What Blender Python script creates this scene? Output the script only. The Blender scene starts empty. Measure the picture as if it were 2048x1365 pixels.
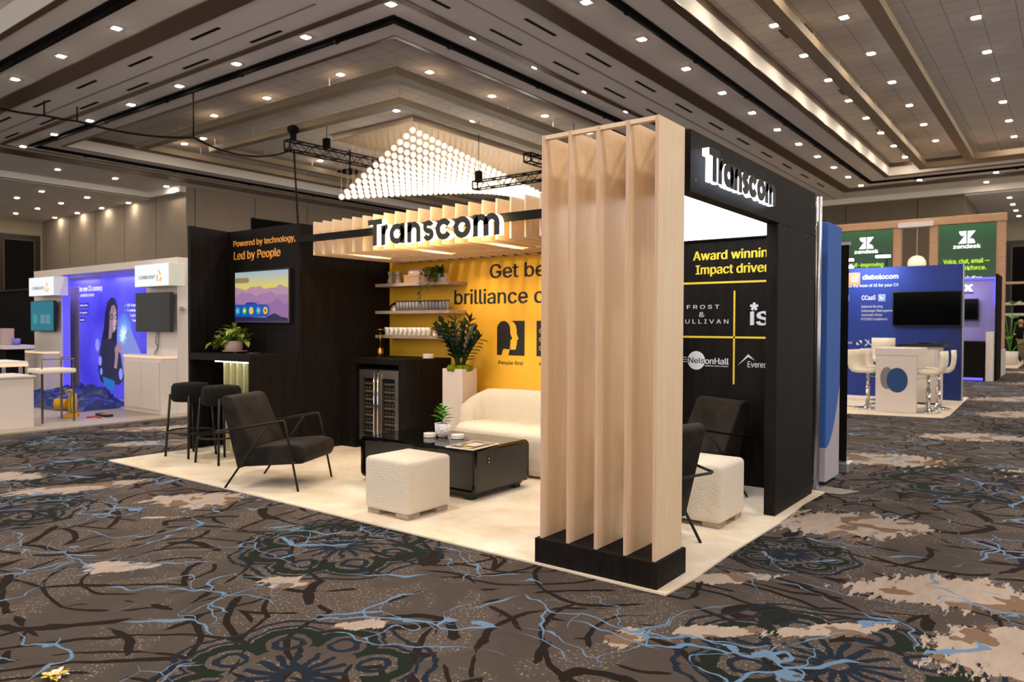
import bpy, bmesh, math, random
from mathutils import Vector, Matrix
random.seed(7)
SC = bpy.context.scene
COL = SC.collection
PI = math.pi

# ---------------------------------------------------------------- camera
cam_d = bpy.data.cameras.new('camera')
cam = bpy.data.objects.new('camera', cam_d)
COL.objects.link(cam)
CP = Vector((1.70690, -3.50256, 1.37801))
yaw, pitch, roll = math.radians(-37.1395), math.radians(-1.14418), math.radians(0.2263)
fw = Vector((math.sin(yaw) * math.cos(pitch), math.cos(yaw) * math.cos(pitch), math.sin(pitch)))
r0 = Vector((math.cos(yaw), -math.sin(yaw), 0))
u0 = r0.cross(fw)
rt = r0 * math.cos(roll) + u0 * math.sin(roll)
up = -r0 * math.sin(roll) + u0 * math.cos(roll)
m = Matrix((rt, up, -fw)).transposed().to_4x4()
m.translation = CP
cam.matrix_world = m
cam_d.sensor_width = 36
cam_d.lens = 36 * 1486.59 / 2048
cam_d.clip_end = 200
cam_d.dof.use_dof = True
cam_d.dof.focus_distance = 4.3
cam_d.dof.aperture_fstop = 3.2
SC.camera = cam

# ---------------------------------------------------------------- world, exposure
SC.view_settings.view_transform = 'Standard'
SC.view_settings.look = 'None'
SC.view_settings.gamma = 1
SC.view_settings.exposure = 0.0
SC.view_settings.use_curve_mapping = False
w = bpy.data.worlds.new('World')
SC.world = w
w.use_nodes = True
w.node_tree.nodes['Background'].inputs[0].default_value = (1.0, 0.94, 0.88, 1)
w.node_tree.nodes['Background'].inputs[1].default_value = 1.6
DL_STRENGTH = 320.0        # ceiling downlights
def lin(h):
    if isinstance(h, str):
        h = [int(h[i:i + 2], 16) / 255 for i in (0, 2, 4)]
    return tuple(c / 12.92 if c <= .04045 else ((c + .055) / 1.055) ** 2.4 for c in h)
WARM = (1.0, 0.89, 0.76)
def area(name, loc, size, power, color=WARM, size_y=None, rot=(0, 0, 0)):
    l = bpy.data.lights.new(name, 'AREA')
    l.energy = power; l.color = color; l.size = size
    if size_y: l.shape = 'RECTANGLE'; l.size_y = size_y
    o = bpy.data.objects.new(name, l); COL.objects.link(o)
    o.location = loc; o.rotation_euler = rot
    return o
# rows of house lamps in the ceiling bays above and behind the photographer
for hx in (-8.0, -2.5, 3.0):
    for hy in (-6.5, -1.0, 4.0):
        area('house_lamp', (hx, hy, 7.4), 0.5, 160)
for hx, hy in ((-22, 3), (-22, 10), (-15, 12), (-7.5, 12), (-7.5, 20), (-1, 18), (3, 12), (-1, 28), (-36, 9)):
    area('house_lamp', (hx, hy, 7.2), 0.5, 160)

# ---------------------------------------------------------------- materials
class S:
    """shader socket with arithmetic"""
    def __init__(s, nt, k): s.nt, s.k = nt, k
    def m(s, op, b=None, c=None, clamp=False):
        n = s.nt.nodes.new('ShaderNodeMath'); n.operation = op; n.use_clamp = clamp
        for i, v in enumerate((s, b, c)):
            if v is None: continue
            if isinstance(v, S): s.nt.links.new(v.k, n.inputs[i])
            else: n.inputs[i].default_value = v
        return S(s.nt, n.outputs[0])
    def __add__(s, o): return s.m('ADD', o)
    def __sub__(s, o): return s.m('SUBTRACT', o)
    def __mul__(s, o): return s.m('MULTIPLY', o)
    def __truediv__(s, o): return s.m('DIVIDE', o)
    def rsub(s, o): return (s * -1.0) + o
    def abs(s): return s.m('ABSOLUTE')
    def lt(s, o): return s.m('LESS_THAN', o)
    def gt(s, o): return s.m('GREATER_THAN', o)
    def maxi(s, o): return s.m('MAXIMUM', o)
    def mini(s, o): return s.m('MINIMUM', o)
class Mat:
    def __init__(s, name):
        s.mat = bpy.data.materials.new(name); s.mat.use_nodes = True
        s.nt = s.mat.node_tree; s.b = s.nt.nodes['Principled BSDF']
    def coord(s, kind='Object', scale=(1, 1, 1), rot=(0, 0, 0), loc=(0, 0, 0)):
        t = s.nt.nodes.new('ShaderNodeTexCoord'); mp = s.nt.nodes.new('ShaderNodeMapping')
        mp.inputs['Scale'].default_value = scale; mp.inputs['Rotation'].default_value = rot; mp.inputs['Location'].default_value = loc
        s.nt.links.new(t.outputs[kind], mp.inputs[0]); return mp.outputs[0]
    def noise(s, vec, scale, detail=2, rough=.5, dist=0.0):
        n = s.nt.nodes.new('ShaderNodeTexNoise')
        n.inputs['Scale'].default_value = scale; n.inputs['Detail'].default_value = detail
        n.inputs['Roughness'].default_value = rough; n.inputs['Distortion'].default_value = dist
        s.nt.links.new(vec, n.inputs['Vector']); return S(s.nt, n.outputs[0])
    def voro(s, vec, scale, feature='F1', out='Distance'):
        n = s.nt.nodes.new('ShaderNodeTexVoronoi'); n.feature = feature; n.inputs['Scale'].default_value = scale
        s.nt.links.new(vec, n.inputs['Vector']); return n.outputs[out]
    def xyz(s, vec):
        n = s.nt.nodes.new('ShaderNodeSeparateXYZ'); s.nt.links.new(vec, n.inputs[0])
        return [S(s.nt, o) for o in n.outputs]
    def comb(s, x, y, z=0.0):
        n = s.nt.nodes.new('ShaderNodeCombineXYZ')
        for i, v in enumerate((x, y, z)):
            if isinstance(v, S): s.nt.links.new(v.k, n.inputs[i])
            else: n.inputs[i].default_value = v
        return n.outputs[0]
    def mix(s, f, a, b):
        n = s.nt.nodes.new('ShaderNodeMix'); n.data_type = 'RGBA'
        for i, v in ((0, f), (6, a), (7, b)):
            if isinstance(v, S): s.nt.links.new(v.k, n.inputs[i])
            elif isinstance(v, bpy.types.NodeSocket): s.nt.links.new(v, n.inputs[i])
            elif i == 0: n.inputs[0].default_value = v
            else: n.inputs[i].default_value = (*v, 1)
        return n.outputs[2]
    def ramp(s, f, stops):
        n = s.nt.nodes.new('ShaderNodeValToRGB'); el = n.color_ramp.elements
        while len(el) < len(stops): el.new(.5)
        for e, (p, c) in zip(el, stops): e.position = p; e.color = (*c, 1)
        s.nt.links.new(f.k, n.inputs[0]); return n.outputs[0]
    def base(s, c):
        if isinstance(c, bpy.types.NodeSocket): s.nt.links.new(c, s.b.inputs['Base Color'])
        else: s.b.inputs['Base Color'].default_value = (*c, 1)
        return s
    def set(s, **k):
        for a, v in k.items():
            i = s.b.inputs[a.replace('_', ' ')]
            if isinstance(v, S): s.nt.links.new(v.k, i)
            else: i.default_value = v
        return s
    def bump(s, h, strength=.3, dist=.01):
        n = s.nt.nodes.new('ShaderNodeBump'); n.inputs['Strength'].default_value = strength; n.inputs['Distance'].default_value = dist
        s.nt.links.new(h.k, n.inputs['Height']); s.nt.links.new(n.outputs[0], s.b.inputs['Normal']); return s
def plain(name, c, rough=.5, metal=0.0, var=.06, scale=8, spec=.5, **kw):
    """procedural: base colour broken up by soft noise"""
    a = Mat(name); c = lin(c) if isinstance(c, str) else c
    n = a.noise(a.coord(), scale, 3)
    a.base(a.mix(n, tuple(x * (1 - var) for x in c), tuple(min(1, x * (1 + var)) for x in c)))
    a.set(Roughness=rough, Metallic=metal, Specular_IOR_Level=spec, **kw)
    return a.mat
def glow(name, c, strength, base=None):
    a = Mat(name); c = lin(c) if isinstance(c, str) else c
    a.base(base or c); a.b.inputs['Emission Color'].default_value = (*c, 1); a.b.inputs['Emission Strength'].default_value = strength
    a.set(Roughness=.6); return a.mat
def wood(name, c1, c2, rough=.45, grain=(14, 14, 1.1), bump=.08, contrast=1.0, spec=.5):
    a = Mat(name); v = a.coord('Object', grain)
    n = a.noise(v, 2.2, 5, .6, 1.2); f = a.noise(a.coord('Object', (grain[0] * 5, grain[1] * 5, grain[2] * 2)), 3, 2)
    k = (n - .5) * (1.9 * contrast) + .5 + (f - .5) * .35
    a.base(a.mix(k.m('ADD', 0.0, clamp=True), lin(c1), lin(c2))).set(Roughness=rough, Specular_IOR_Level=spec); a.bump(f, bump, .002)
    return a.mat
M = {}
M['black_wood'] = wood('black_stained_wood', '1f1916', '0d0a09', .6, (9, 9, .9), .2, 1.3, .13)
M['birch'] = wood('birch_plywood', 'f0d8b8', 'dfc09c', .42, (9, 9, .8), .03, .7)
M['birch_edge'] = wood('plywood_edge', 'e6c4ab', 'c2937a', .6, (60, 60, .6), .1)
M['shelf_wood'] = wood('weathered_shelf_wood', 'b9a596', '8b7667', .6, (1.2, 9, 9), .15)
M['pale_wood'] = wood('pale_oak', 'c69d7d', 'aa8060', .5, (2, 2, 6), .05)
M['black_metal'] = plain('black_powder_coat', '141210', .38, .3, .1)
M['dark_steel'] = plain('dark_steel', '8a8078', .28, 1.0, .05)
M['steel'] = plain('brushed_steel', 'a0968c', .4, 1.0, .08, 30)
M['chrome'] = plain('chrome', 'd8d8da', .08, 1.0, .02)
M['brass'] = plain('brass', 'c79a4e', .28, 1.0, .05)
M['black_gloss'] = plain('black_gloss_lacquer', '0b0b0c', .09, 0, .02, 3, .6)
M['grey_satin'] = plain('dark_grey_satin', '3d3a37', .33, .3, .05, 3)
M['black_satin'] = plain('black_satin_panel', '262423', .3, .35, .05, 3)
M['black_glass'] = plain('black_glass', '070707', .06, 0, .02, 3)
M['tv_glass'] = plain('dark_screen_glass', '040404', .12, 0, .02, 3, .10)
M['black_plastic'] = plain('black_plastic', '101010', .45)
M['black_cloth'] = plain('black_cloth', '161414', .95, 0, .2, 30, .1)
M['white_paint'] = plain('white_paint', 'd9cdc6', .5, 0, .03, 2)
M['white_gloss'] = plain('white_ceramic', 'efe9e2', .3, 0, .03)
M['grey_paint'] = plain('grey_paint', '8f8680', .6, 0, .05)
M['silver'] = plain('silver_aluminium', 'b9b6bd', .35, .9, .04)
M['cream_leather'] = plain('cream_leather', 'eadfc9', .5, 0, .05, 20)
M['yellow_print'] = plain('yellow_printed_wall', 'fabd32', .55, 0, .02, 2)
M['yellow_vinyl'] = plain('yellow_vinyl', 'f5d22c', .6, 0, .02)
M['orange_vinyl'] = plain('orange_vinyl', 'f0a246', .6, 0, .02)
M['black_vinyl'] = plain('black_vinyl', '1c1a1c', .6, 0, .02)
M['white_vinyl'] = plain('white_vinyl', 'dfe2ea', .6, 0, .02)
M['green_leaf'] = plain('dark_green_leaf', '22351b', .3, 0, .35, 25)
M['fresh_leaf'] = plain('fresh_green_leaf', '3f8a1c', .4, 0, .3, 30)
M['pothos_leaf'] = plain('variegated_leaf', '8fa23a', .4, 0, .45, 40)
M['trail_leaf'] = plain('trailing_leaf', '4f6a1f', .5, 0, .35, 40)
M['moss'] = plain('green_moss', '6a7a14', .95, 0, .5, 60, .1)
M['soil'] = plain('dark_soil', '2a211b', .95, 0, .3, 60, .1)
M['clay'] = plain('pinkish_clay', 'b8a097', .8, 0, .08)
M['marble'] = plain('grey_marble', 'b9aba3', .4, 0, .25, 30)
M['terracotta'] = plain('terracotta_clay', 'a88a74', .8, 0, .1)
def mk_white_carpet():
    a = Mat('cream_carpet'); v = a.coord()
    n = a.noise(v, 2.2, 8, .65, .8); f = a.noise(v, 160, 2); k = ((n - .5) * 2.4 + .5).m('ADD', 0.0, clamp=True)
    a.base(a.mix(k, lin('d6c2a4'), lin('efe5d6'))).set(Roughness=.95, Specular_IOR_Level=.1)
    a.bump(n * .6 + f * .4, .5, .012); return a.mat
M['cream_carpet'] = mk_white_carpet()
def mk_boucle(name, c1, c2, sc=85, sh=.15):
    a = Mat(name); v = a.coord()
    n = a.noise(v, sc, 3, .7); vo = S(a.nt, a.voro(v, sc * .9))
    a.base(a.mix(n, lin(c1), lin(c2))).set(Roughness=.95, Specular_IOR_Level=.1, Sheen_Weight=sh)
    a.bump(vo * -1.0 + n, .75, .005); return a.mat
M['boucle'] = mk_boucle('cream_boucle', 'cfc0ab', 'efe5d6', 110)
M['black_boucle'] = mk_boucle('black_boucle', '080707', '26221f', 70, .03)
def mk_velvet():
    a = Mat('black_velvet'); v = a.coord(); n = a.noise(v, 4, 3, .5, .4)
    k = (n - .5) * 1.8 + .35
    a.base(a.mix(k.m('ADD', 0.0, clamp=True), lin('0a0908'), lin('382d26'))).set(Roughness=.7, Specular_IOR_Level=.2, Sheen_Weight=.1, Sheen_Roughness=.4)  # brown patches are velvet highlights put into the base colour
    a.b.inputs['Sheen Tint'].default_value = (.6, .5, .45, 1); return a.mat
M['velvet'] = mk_velvet()
M['ceiling_white'] = plain('ceiling_paint', 'e4ddd6', .85, 0, .03, .5)
def mk_tile():
    a = Mat('acoustic_ceiling_tile'); x, y, z = a.xyz(a.coord())
    gx = (x / .62).m('FRACT').lt(.025); gy = (y / .62).m('FRACT').lt(.025)
    n = a.noise(a.coord(), 1.2, 3); g = gx.maxi(gy)
    a.base(a.mix(g, a.mix(n, lin('cfc6bd'), lin('dcd4cc')), lin('968b83'))).set(Roughness=.9); return a.mat
M['tile'] = mk_tile()
M['brown_trim'] = plain('brown_lacquer_trim', '5c483a', .28, 0, .1, 1)
M['olive_trim'] = plain('champagne_trim', '8f7e66', .65, 0, .08, 1)
M['slot_black'] = plain('black_track', '0d0b0a', .85, 0, .06, 8, .15)
def mk_wallfabric(nm='taupe_wall_panel', c1='85776a', c2='938474', c3='54483e'):
    a = Mat(nm); x, y, z = a.xyz(a.coord())
    s = ((x + y) / 3.1).m('FRACT').lt(.018)
    n = a.noise(a.coord('Object', (1, 1, .3)), 2, 3)
    a.base(a.mix(s, a.mix(n, lin(c1), lin(c2)), lin(c3))).set(Roughness=.8); return a.mat
M['hall_wall'] = mk_wallfabric(); M['hall_wall_dark'] = mk_wallfabric('brown_wall_panel', '5f5447', '695d4f', '3f362d')

def mk_carpet():
    a = Mat('ballroom_carpet'); v = a.coord(); x, y, z = a.xyz(v)
    wn = a.noise(v, 1.1, 3, .55); wn2 = a.noise(a.coord(loc=(7.3, 2.1, 0)), 1.1, 3, .55)
    jag = a.noise(a.coord(loc=(1.3, 5.1, 0)), 14, 2)
    wx = x + (wn - .5) * .5 + (jag - .5) * .05; wy = y + (wn2 - .5) * .5 + (jag - .5) * .05
    # base greys with light flecks
    big = a.noise(v, .45, 3); mid = a.noise(v, 2.3, 4, .6, .6)
    base = a.mix(mid, lin('3d3633'), lin('5f5550'))
    fleck = a.noise(a.coord(loc=(3, 3, 0)), 75, 2); fm = fleck.gt(.62) * mid.gt(.5)
    base = a.mix(fm, base, lin('8d8375'))
    # dark curved brush strokes: rings around scattered centres, broken up
    def rings(scale, loc, freq, w, brk, seed, mx=.06):
        vo = S(a.nt, a.voro(a.comb(x + (wn - .5) * .22 + (jag - .5) * .03 + loc[0], y + (wn2 - .5) * .22 + loc[1]), scale))
        wob = a.noise(a.coord(loc=(seed, seed, 0)), 1.7, 2)
        r = ((vo * freq + wob * .5).m('FRACT') - .5).abs()
        gate = a.noise(a.coord(loc=(seed * 2, -seed, 0)), brk, 2)
        width = (gate - .455) * w
        return r.lt(width.m('MAXIMUM', 0.0).m('MINIMUM', mx))
    st = rings(.9, (0, 0), 6.0, 1.2, 2.4, 3.3).maxi(rings(.55, (5, 2), 8.0, 1.2, 2.0, 8.1)).maxi(rings(.7, (11, 7), 6.5, 1.2, 2.7, 14.0))
    col = a.mix(st, base, lin('241d1a'))
    # rosettes: (x, y, radius, petals, turn)
    ros = None; rosf = None
    for cx, cy, R, n, tn in ((-.72, -1.72, .52, 8, .2), (-1.93, -.46, .6, 8, .1), (.95, -.30, .6, 8, .5), (1.15, 4.3, .9, 8, .1), (-4.6, -1.5, .6, 8, 0),
                             (-5.6, -.2, .8, 8, .1), (.35, 1.1, .35, 8, .3), (2.2, 2.0, .7, 8, 0), (1.6, 8.8, .9, 8, 0), (-7.6, .4, .8, 8, 0)):
        dx = x + (jag - .5) * .05 - cx; dy = y + (jag - .5) * .05 - cy
        r = (dx * dx + dy * dy).m('SQRT'); th = dy.m('ARCTAN2', dx) + (tn + 2 * PI)
        seg = 2 * PI / n
        tf = ((th / seg).m('FRACT') - .5) * seg
        px = r * tf.m('COSINE'); py = (r * tf.m('SINE'))
        d = ((px - R * .62) * (px - R * .62) + py * py * 1.1).m('SQRT') / (R * .38)
        b1 = (d - .94).abs().lt(.05) * px.gt(R * .55); b2 = (d - .66).abs().lt(.15) * px.gt(R * .5); b3 = (d - .30).abs().lt(.07)
        inner = r.gt(R * .08) * r.lt(R * .42); b4 = (py.abs() - px * .2).abs().lt(.016) * inner
        edge = (r - R * 1.05 - (tf * n).m('COSINE') * R * .05).abs().lt(.012)
        k = (b1.maxi(b3)).maxi(b4.maxi(edge)); ros = k if ros is None else ros.maxi(k)
        rosf = b2 if rosf is None else rosf.maxi(b2)
    col = a.mix(ros, col, lin('1f2733')); col = a.mix(rosf, col, lin('1e2620'))
    # pale eroded patches: (x, y, half length, half width, angle)
    patch = None
    for cx, cy, la, lb, an in PATCHES:
        c, s = math.cos(an), math.sin(an)
        dx = wx - cx; dy = wy - cy
        p = (dx * c + dy * s) / la; q = (dy * c - dx * s) / lb
        d = (p * p + q * q).m('SQRT').rsub(1.0); patch = d if patch is None else patch.maxi(d)
    er = a.noise(a.coord('Object', (3.5, 1.0, 1), (0, 0, .65)), 5, 5, .7)
    pm = (patch * .9 + (er - .5) * 1.6).gt(.16) * patch.gt(-.12)
    rust = a.noise(a.coord(loc=(9, 1, 0)), 3.2, 3)
    pc = a.mix(rust.gt(.56), a.mix(er, lin('8e7e73'), lin('b8a99d')), lin('77604f'))
    col = a.mix(pm, col, pc)
    # blue thread lines
    def line(scale, loc, w, gsc, seed, sx=1.0):
        v1 = a.comb((wx + (wn2 - .5) * 1.2) * sx + loc[0], wy + (wn - .5) * 1.2 + loc[1])
        e = S(a.nt, a.voro(v1, scale, 'DISTANCE_TO_EDGE'))
        g = a.noise(a.coord(loc=(seed, 4, 0)), gsc, 2)
        return e.lt(((g - .49) * 14.0).m('MINIMUM', 1.0).m('MAXIMUM', 0.0) * w)
    bl = line(1.15, (0, 0), .008, 1.6, 2.7, .55).maxi(line(.9, (4, 7), .008, 1.8, 6.2, 1.6)).maxi(line(1.6, (9, 3), .007, 1.3, 11.0, .8))
    col = a.mix(bl, col, lin('6380a0'))
    a.base(col).set(Roughness=.95, Specular_IOR_Level=.08)
    a.bump(a.noise(v, 220, 1), .25, .003)
    return a.mat
# ellipses of pale yarn on the hall carpet
PATCHES = [(-5.0, -.72, .55, .2, 1.35), (-3.8, -.36, .42, .26, .65), (-1.64, -1.07, .17, .10, .7), (-2.65, -1.45, .26, .11, .6), (-3.47, -.78, .22, .06, .9),
           (.2, -.57, .14, .10, 1.2), (.2, .45, .42, .09, .9), (.48, 2.05, .62, .42, .5), (.1, 5.0, .8, .5, .6), (.75, 7.5, .8, .4, .7), (1.2, .95, .55, .36, .6),
           (1.55, .3, .5, .3, 1.0), (.85, .03, .32, .09, .9), (.47, -.25, .22, .10, .7), (1.9, 5.6, 1.0, .5, .8), (1.2, 11, 1.2, .5, .8), (-.9, -1.2, .12, .06, .5),
           (-6.8, .9, .6, .25, .9), (-7.9, 1.6, .8, .3, .9), (-6.0, -1.0, .5, .2, .9), (1.0, 14, 1.6, .5, .8), (2.0, 20, 2.5, .7, .8), (.8, 25, 2, .6, .8), (2.5, 3.4, .9, .3, .8)]
M['ballroom_carpet'] = mk_carpet()

# ---------------------------------------------------------------- mesh helpers
class MB:
    def __init__(s): s.b = bmesh.new()
    def quad(s, pts):
        return s.b.faces.new([s.b.verts.new(p) for p in pts])
    def box(s, x0, x1, y0, y1, z0, z1, bev=0, seg=2):
        r = bmesh.ops.create_cube(s.b, size=1)
        vs = r['verts']
        bmesh.ops.scale(s.b, vec=(x1 - x0, y1 - y0, z1 - z0), verts=vs)
        bmesh.ops.translate(s.b, vec=((x0 + x1) / 2, (y0 + y1) / 2, (z0 + z1) / 2), verts=vs)
        if bev:
            es = list({e for v in vs for e in v.link_edges})
            bmesh.ops.bevel(s.b, geom=es, offset=bev, segments=seg, profile=.5, affect='EDGES')
        return s
    def tube(s, pts, r, n=10, cap=True):
        pts = [Vector(p) for p in pts]; rings = []
        rr = r if isinstance(r, (list, tuple)) else [r] * len(pts)
        ref = None
        for i, p in enumerate(pts):
            t = (pts[min(i + 1, len(pts) - 1)] - pts[max(i - 1, 0)]).normalized()
            if ref is None: ref = Vector((0, 0, 1)) if abs(t.z) < .9 else Vector((1, 0, 0))
            a = t.cross(ref).normalized(); b = a.cross(t).normalized(); ref = b
            rings.append([s.b.verts.new(p + (a * math.cos(2 * PI * k / n) + b * math.sin(2 * PI * k / n)) * rr[i]) for k in range(n)])
        for A, B in zip(rings, rings[1:]):
            for k in range(n): f = s.b.faces.new((A[k], A[(k + 1) % n], B[(k + 1) % n], B[k])); f.smooth = True
        if cap:
            s.b.faces.new(rings[0][::-1]); s.b.faces.new(rings[-1])
        return s
    def lathe(s, prof, c=(0, 0, 0), n=24, smooth=True, axis='z', sx=1, sy=1):
        rings = []
        for r, z in prof:
            ring = []
            for k in range(n):
                a = 2 * PI * k / n; p = Vector((r * math.cos(a) * sx, r * math.sin(a) * sy, z))
                if axis == 'x': p = Vector((p.z, p.x, p.y))
                if axis == 'y': p = Vector((p.x, p.z, p.y))
                ring.append(s.b.verts.new(p + Vector(c)))
            rings.append(ring)
        for A, B in zip(rings, rings[1:]):
            for k in range(n): f = s.b.faces.new((A[k], A[(k + 1) % n], B[(k + 1) % n], B[k])); f.smooth = smooth
        if prof[0][0] > 1e-4: s.b.faces.new(rings[0][::-1])
        if prof[-1][0] > 1e-4: s.b.faces.new(rings[-1])
        return s
    def sphere(s, c, r, u=12, v=8, sc=(1, 1, 1)):
        x = bmesh.ops.create_uvsphere(s.b, u_segments=u, v_segments=v, radius=r)
        bmesh.ops.scale(s.b, vec=sc, verts=x['verts']); bmesh.ops.translate(s.b, vec=c, verts=x['verts'])
        for q in x['verts']:
            for f in q.link_faces: f.smooth = True
        return s
    def prism(s, pts, d, place):
        """polygon in (u,v) extruded by d along w; place maps (u,v,w) to a point"""
        a = [s.b.verts.new(place(u, v, 0)) for u, v in pts]; b = [s.b.verts.new(place(u, v, d)) for u, v in pts]
        n = len(pts)
        s.b.faces.new(a); s.b.faces.new(b[::-1])
        for k in range(n): s.b.faces.new((a[k], b[k], b[(k + 1) % n], a[(k + 1) % n]))
        return s
    def ribbon(s, pts, wd, d, place, closed=False):
        """flat band of width wd along a (u,v) path, extruded by d"""
        n = len(pts); L, Rr = [], []
        for i, p in enumerate(pts):
            if closed: q0, q1 = pts[(i - 1) % n], pts[(i + 1) % n]
            else: q0, q1 = pts[max(i - 1, 0)], pts[min(i + 1, n - 1)]
            tx, ty = q1[0] - q0[0], q1[1] - q0[1]; l = math.hypot(tx, ty) or 1
            nx, ny = -ty / l * wd / 2, tx / l * wd / 2
            L.append((p[0] + nx, p[1] + ny)); Rr.append((p[0] - nx, p[1] - ny))
        V = [[s.b.verts.new(place(*q, dd)) for q in row] for row, dd in ((L, 0), (Rr, 0), (L, d), (Rr, d))]
        rng = range(n if closed else n - 1)
        for i in rng:
            j = (i + 1) % n
            s.b.faces.new((V[0][i], V[0][j], V[1][j], V[1][i])); s.b.faces.new((V[2][i], V[3][i], V[3][j], V[2][j]))
            s.b.faces.new((V[0][i], V[2][i], V[2][j], V[0][j])); s.b.faces.new((V[1][i], V[1][j], V[3][j], V[3][i]))
        if not closed:
            for i in (0, n - 1): s.b.faces.new((V[0][i], V[1][i], V[3][i], V[2][i]))
        return s
    def leaf(s, p, d, l, wd, upv=(0, 0, 1), droop=.25, seg=4):
        """pointed blade with a folded midrib"""
        p, d = Vector(p), Vector(d).normalized(); side = d.cross(Vector(upv))
        side = side.normalized() if side.length > .01 else Vector((1, 0, 0)); nn = side.cross(d).normalized()
        prev = None
        for i in range(seg + 1):
            t = i / seg; wdt = wd * math.sin(PI * (t * .9 + .08)) ** .8 * .5 if i < seg else .0008
            c = p + d * l * t - Vector((0, 0, 1)) * droop * l * t * t
            row = [s.b.verts.new(c - side * wdt + nn * wdt * .35), s.b.verts.new(c), s.b.verts.new(c + side * wdt + nn * wdt * .35)]
            if prev:
                for k in (0, 1): f = s.b.faces.new((prev[k], prev[k + 1], row[k + 1], row[k])); f.smooth = True
            prev = row
        return s
    def add(s, me):
        s.b.from_mesh(me); return s
def obj(name, mb, mat, parent=None, local=False):
    me = bpy.data.meshes.new(name); bmesh.ops.recalc_face_normals(mb.b, faces=mb.b.faces)
    if parent is not None and not local:
        bmesh.ops.translate(mb.b, vec=-wloc(parent), verts=mb.b.verts)
    mb.b.to_mesh(me); mb.b.free()
    o = bpy.data.objects.new(name, me); COL.objects.link(o)
    if isinstance(mat, str): mat = M[mat]
    me.materials.append(mat)
    if parent is not None: o.parent = parent; KIDS.setdefault(parent.name, []).append(o)
    return o
KIDS = {}
def wloc(o):
    v = Vector((0, 0, 0))
    while o is not None: v += o.location; o = o.parent
    return v
def tag(o, label, cat, group=None, kind=None):
    o['label'] = label; o['category'] = cat
    if group: o['group'] = group
    if kind: o['kind'] = kind
    return o
def thing(name, label, cat, loc=(0, 0, 0), rot=0, group=None):
    o = bpy.data.objects.new(name, None); COL.objects.link(o); o.empty_display_size = .1
    o.location = loc; o.rotation_euler = (0, 0, rot); return tag(o, label, cat, group)
def struct(name, mb, mat, parent=None):
    o = obj(name, mb, mat, parent)
    if parent is None: o['kind'] = 'structure'
    return o
def dup(o, parent=None, top=True):
    c = o.copy(); COL.objects.link(c)
    if parent is not None: c.parent = parent; KIDS.setdefault(parent.name, []).append(c)
    for ch in list(KIDS.get(o.name, [])): dup(ch, c, False)
    return c
def put(o, loc, rot=0, label=None, group=None):
    o.location = loc; o.rotation_euler = (0, 0, rot)
    if label: o['label'] = label
    if group: o['group'] = group
    return o
# planes for lettering: wall seen from the front (-y) and from the side (+x)
def front(y): return lambda u, v, w: (u, y - w, v)
def side(x): return lambda u, v, w: (x + w, u, v)
FONT = None
try:      # the sans face that ships inside Blender
    import os
    FONT = bpy.data.fonts.load(os.path.join(bpy.utils.system_resource('DATAFILES', path='fonts'), 'Inter.woff2'))
except Exception: FONT = None
def cap_height(_c=[]):
    if not _c:
        me = text_mesh('H'); _c.append(max(v.co.y for v in me.vertices)); bpy.data.meshes.remove(me)
    return _c[0]
def text_mesh(txt, bold=0.0, spacing=1.0):
    c = bpy.data.curves.new('t', 'FONT'); c.body = txt
    if FONT: c.font = FONT
    c.size = 1; c.offset = bold; c.space_character = spacing; c.resolution_u = 3
    o = bpy.data.objects.new('t', c); me = bpy.data.meshes.new_from_object(o)
    bpy.data.objects.remove(o); bpy.data.curves.remove(c)
    return me
def lettering(txt, u0, u1, base, cap, place, mat, parent, d=.003, bold=.012, name='lettering', refcap=None, spacing=1.0, fit=None):
    """flat letters; the text (or its first part, fit) spans u0..u1, with baseline and cap height"""
    if refcap is None: refcap = cap_height()
    else: refcap = cap_height() * refcap / .73
    me = text_mesh(fit or txt, 0, spacing)
    xs = [v.co.x for v in me.vertices]; x0, x1 = min(xs), max(xs)
    if fit: bpy.data.meshes.remove(me); me = text_mesh(txt, 0, spacing)
    sx = (u1 - u0) / (x1 - x0); sy = (cap - base) / refcap
    mb = MB()
    for k in ((0,) if bold < .004 else (-1, 0, 1)):       # heavier strokes: the same outline struck side by side
        b = bmesh.new(); b.from_mesh(me); dk = d * (1 + .12 * k)
        for v in b.verts: v.co.x += k * bold * .9; v.co.y += k * bold * .25
        r = bmesh.ops.extrude_face_region(b, geom=list(b.faces))
        new = set(e for e in r['geom'] if isinstance(e, bmesh.types.BMVert))
        for v in b.verts: v.co = Vector(place(u0 + (v.co.x - x0) * sx, base + v.co.y * sy, dk if v in new else 0))
        bmesh.ops.recalc_face_normals(b, faces=b.faces)
        m2 = bpy.data.meshes.new('strike'); b.to_mesh(m2); b.free(); mb.b.from_mesh(m2); bpy.data.meshes.remove(m2)
    bpy.data.meshes.remove(me)
    return obj(name, mb, mat, parent)

# ================================================================ THE BLACK AND YELLOW BOOTH
H = 2.473
WX = -.04          # booth flooring
f = MB(); f.prism([(-6.04, -.005), (-4, .0), (-2, -.012), (.06, -.02), (.075, .3), (.065, .9), (.08, 1.7), (.05, 2.45), (.07, 2.97), (-6.04, 2.95)], .0105, lambda u, v, w: (u, v, .001 + w))
rug = tag(obj('booth_carpet', f, 'cream_carpet'), 'cream wall-to-wall carpet laid under the black and yellow booth', 'carpet')
f = MB(); f.quad([(-.25, 2.9, .006), (.2, 2.98, .006), (.30, 3.2, .006), (-.05, 3.24, .006), (-.4, 3.2, .006)])
tag(obj('carpet_offcut', f, 'grey_paint'), 'grey sheet of underlay lying loose at the foot of the blue banner', 'underlay')

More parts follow.
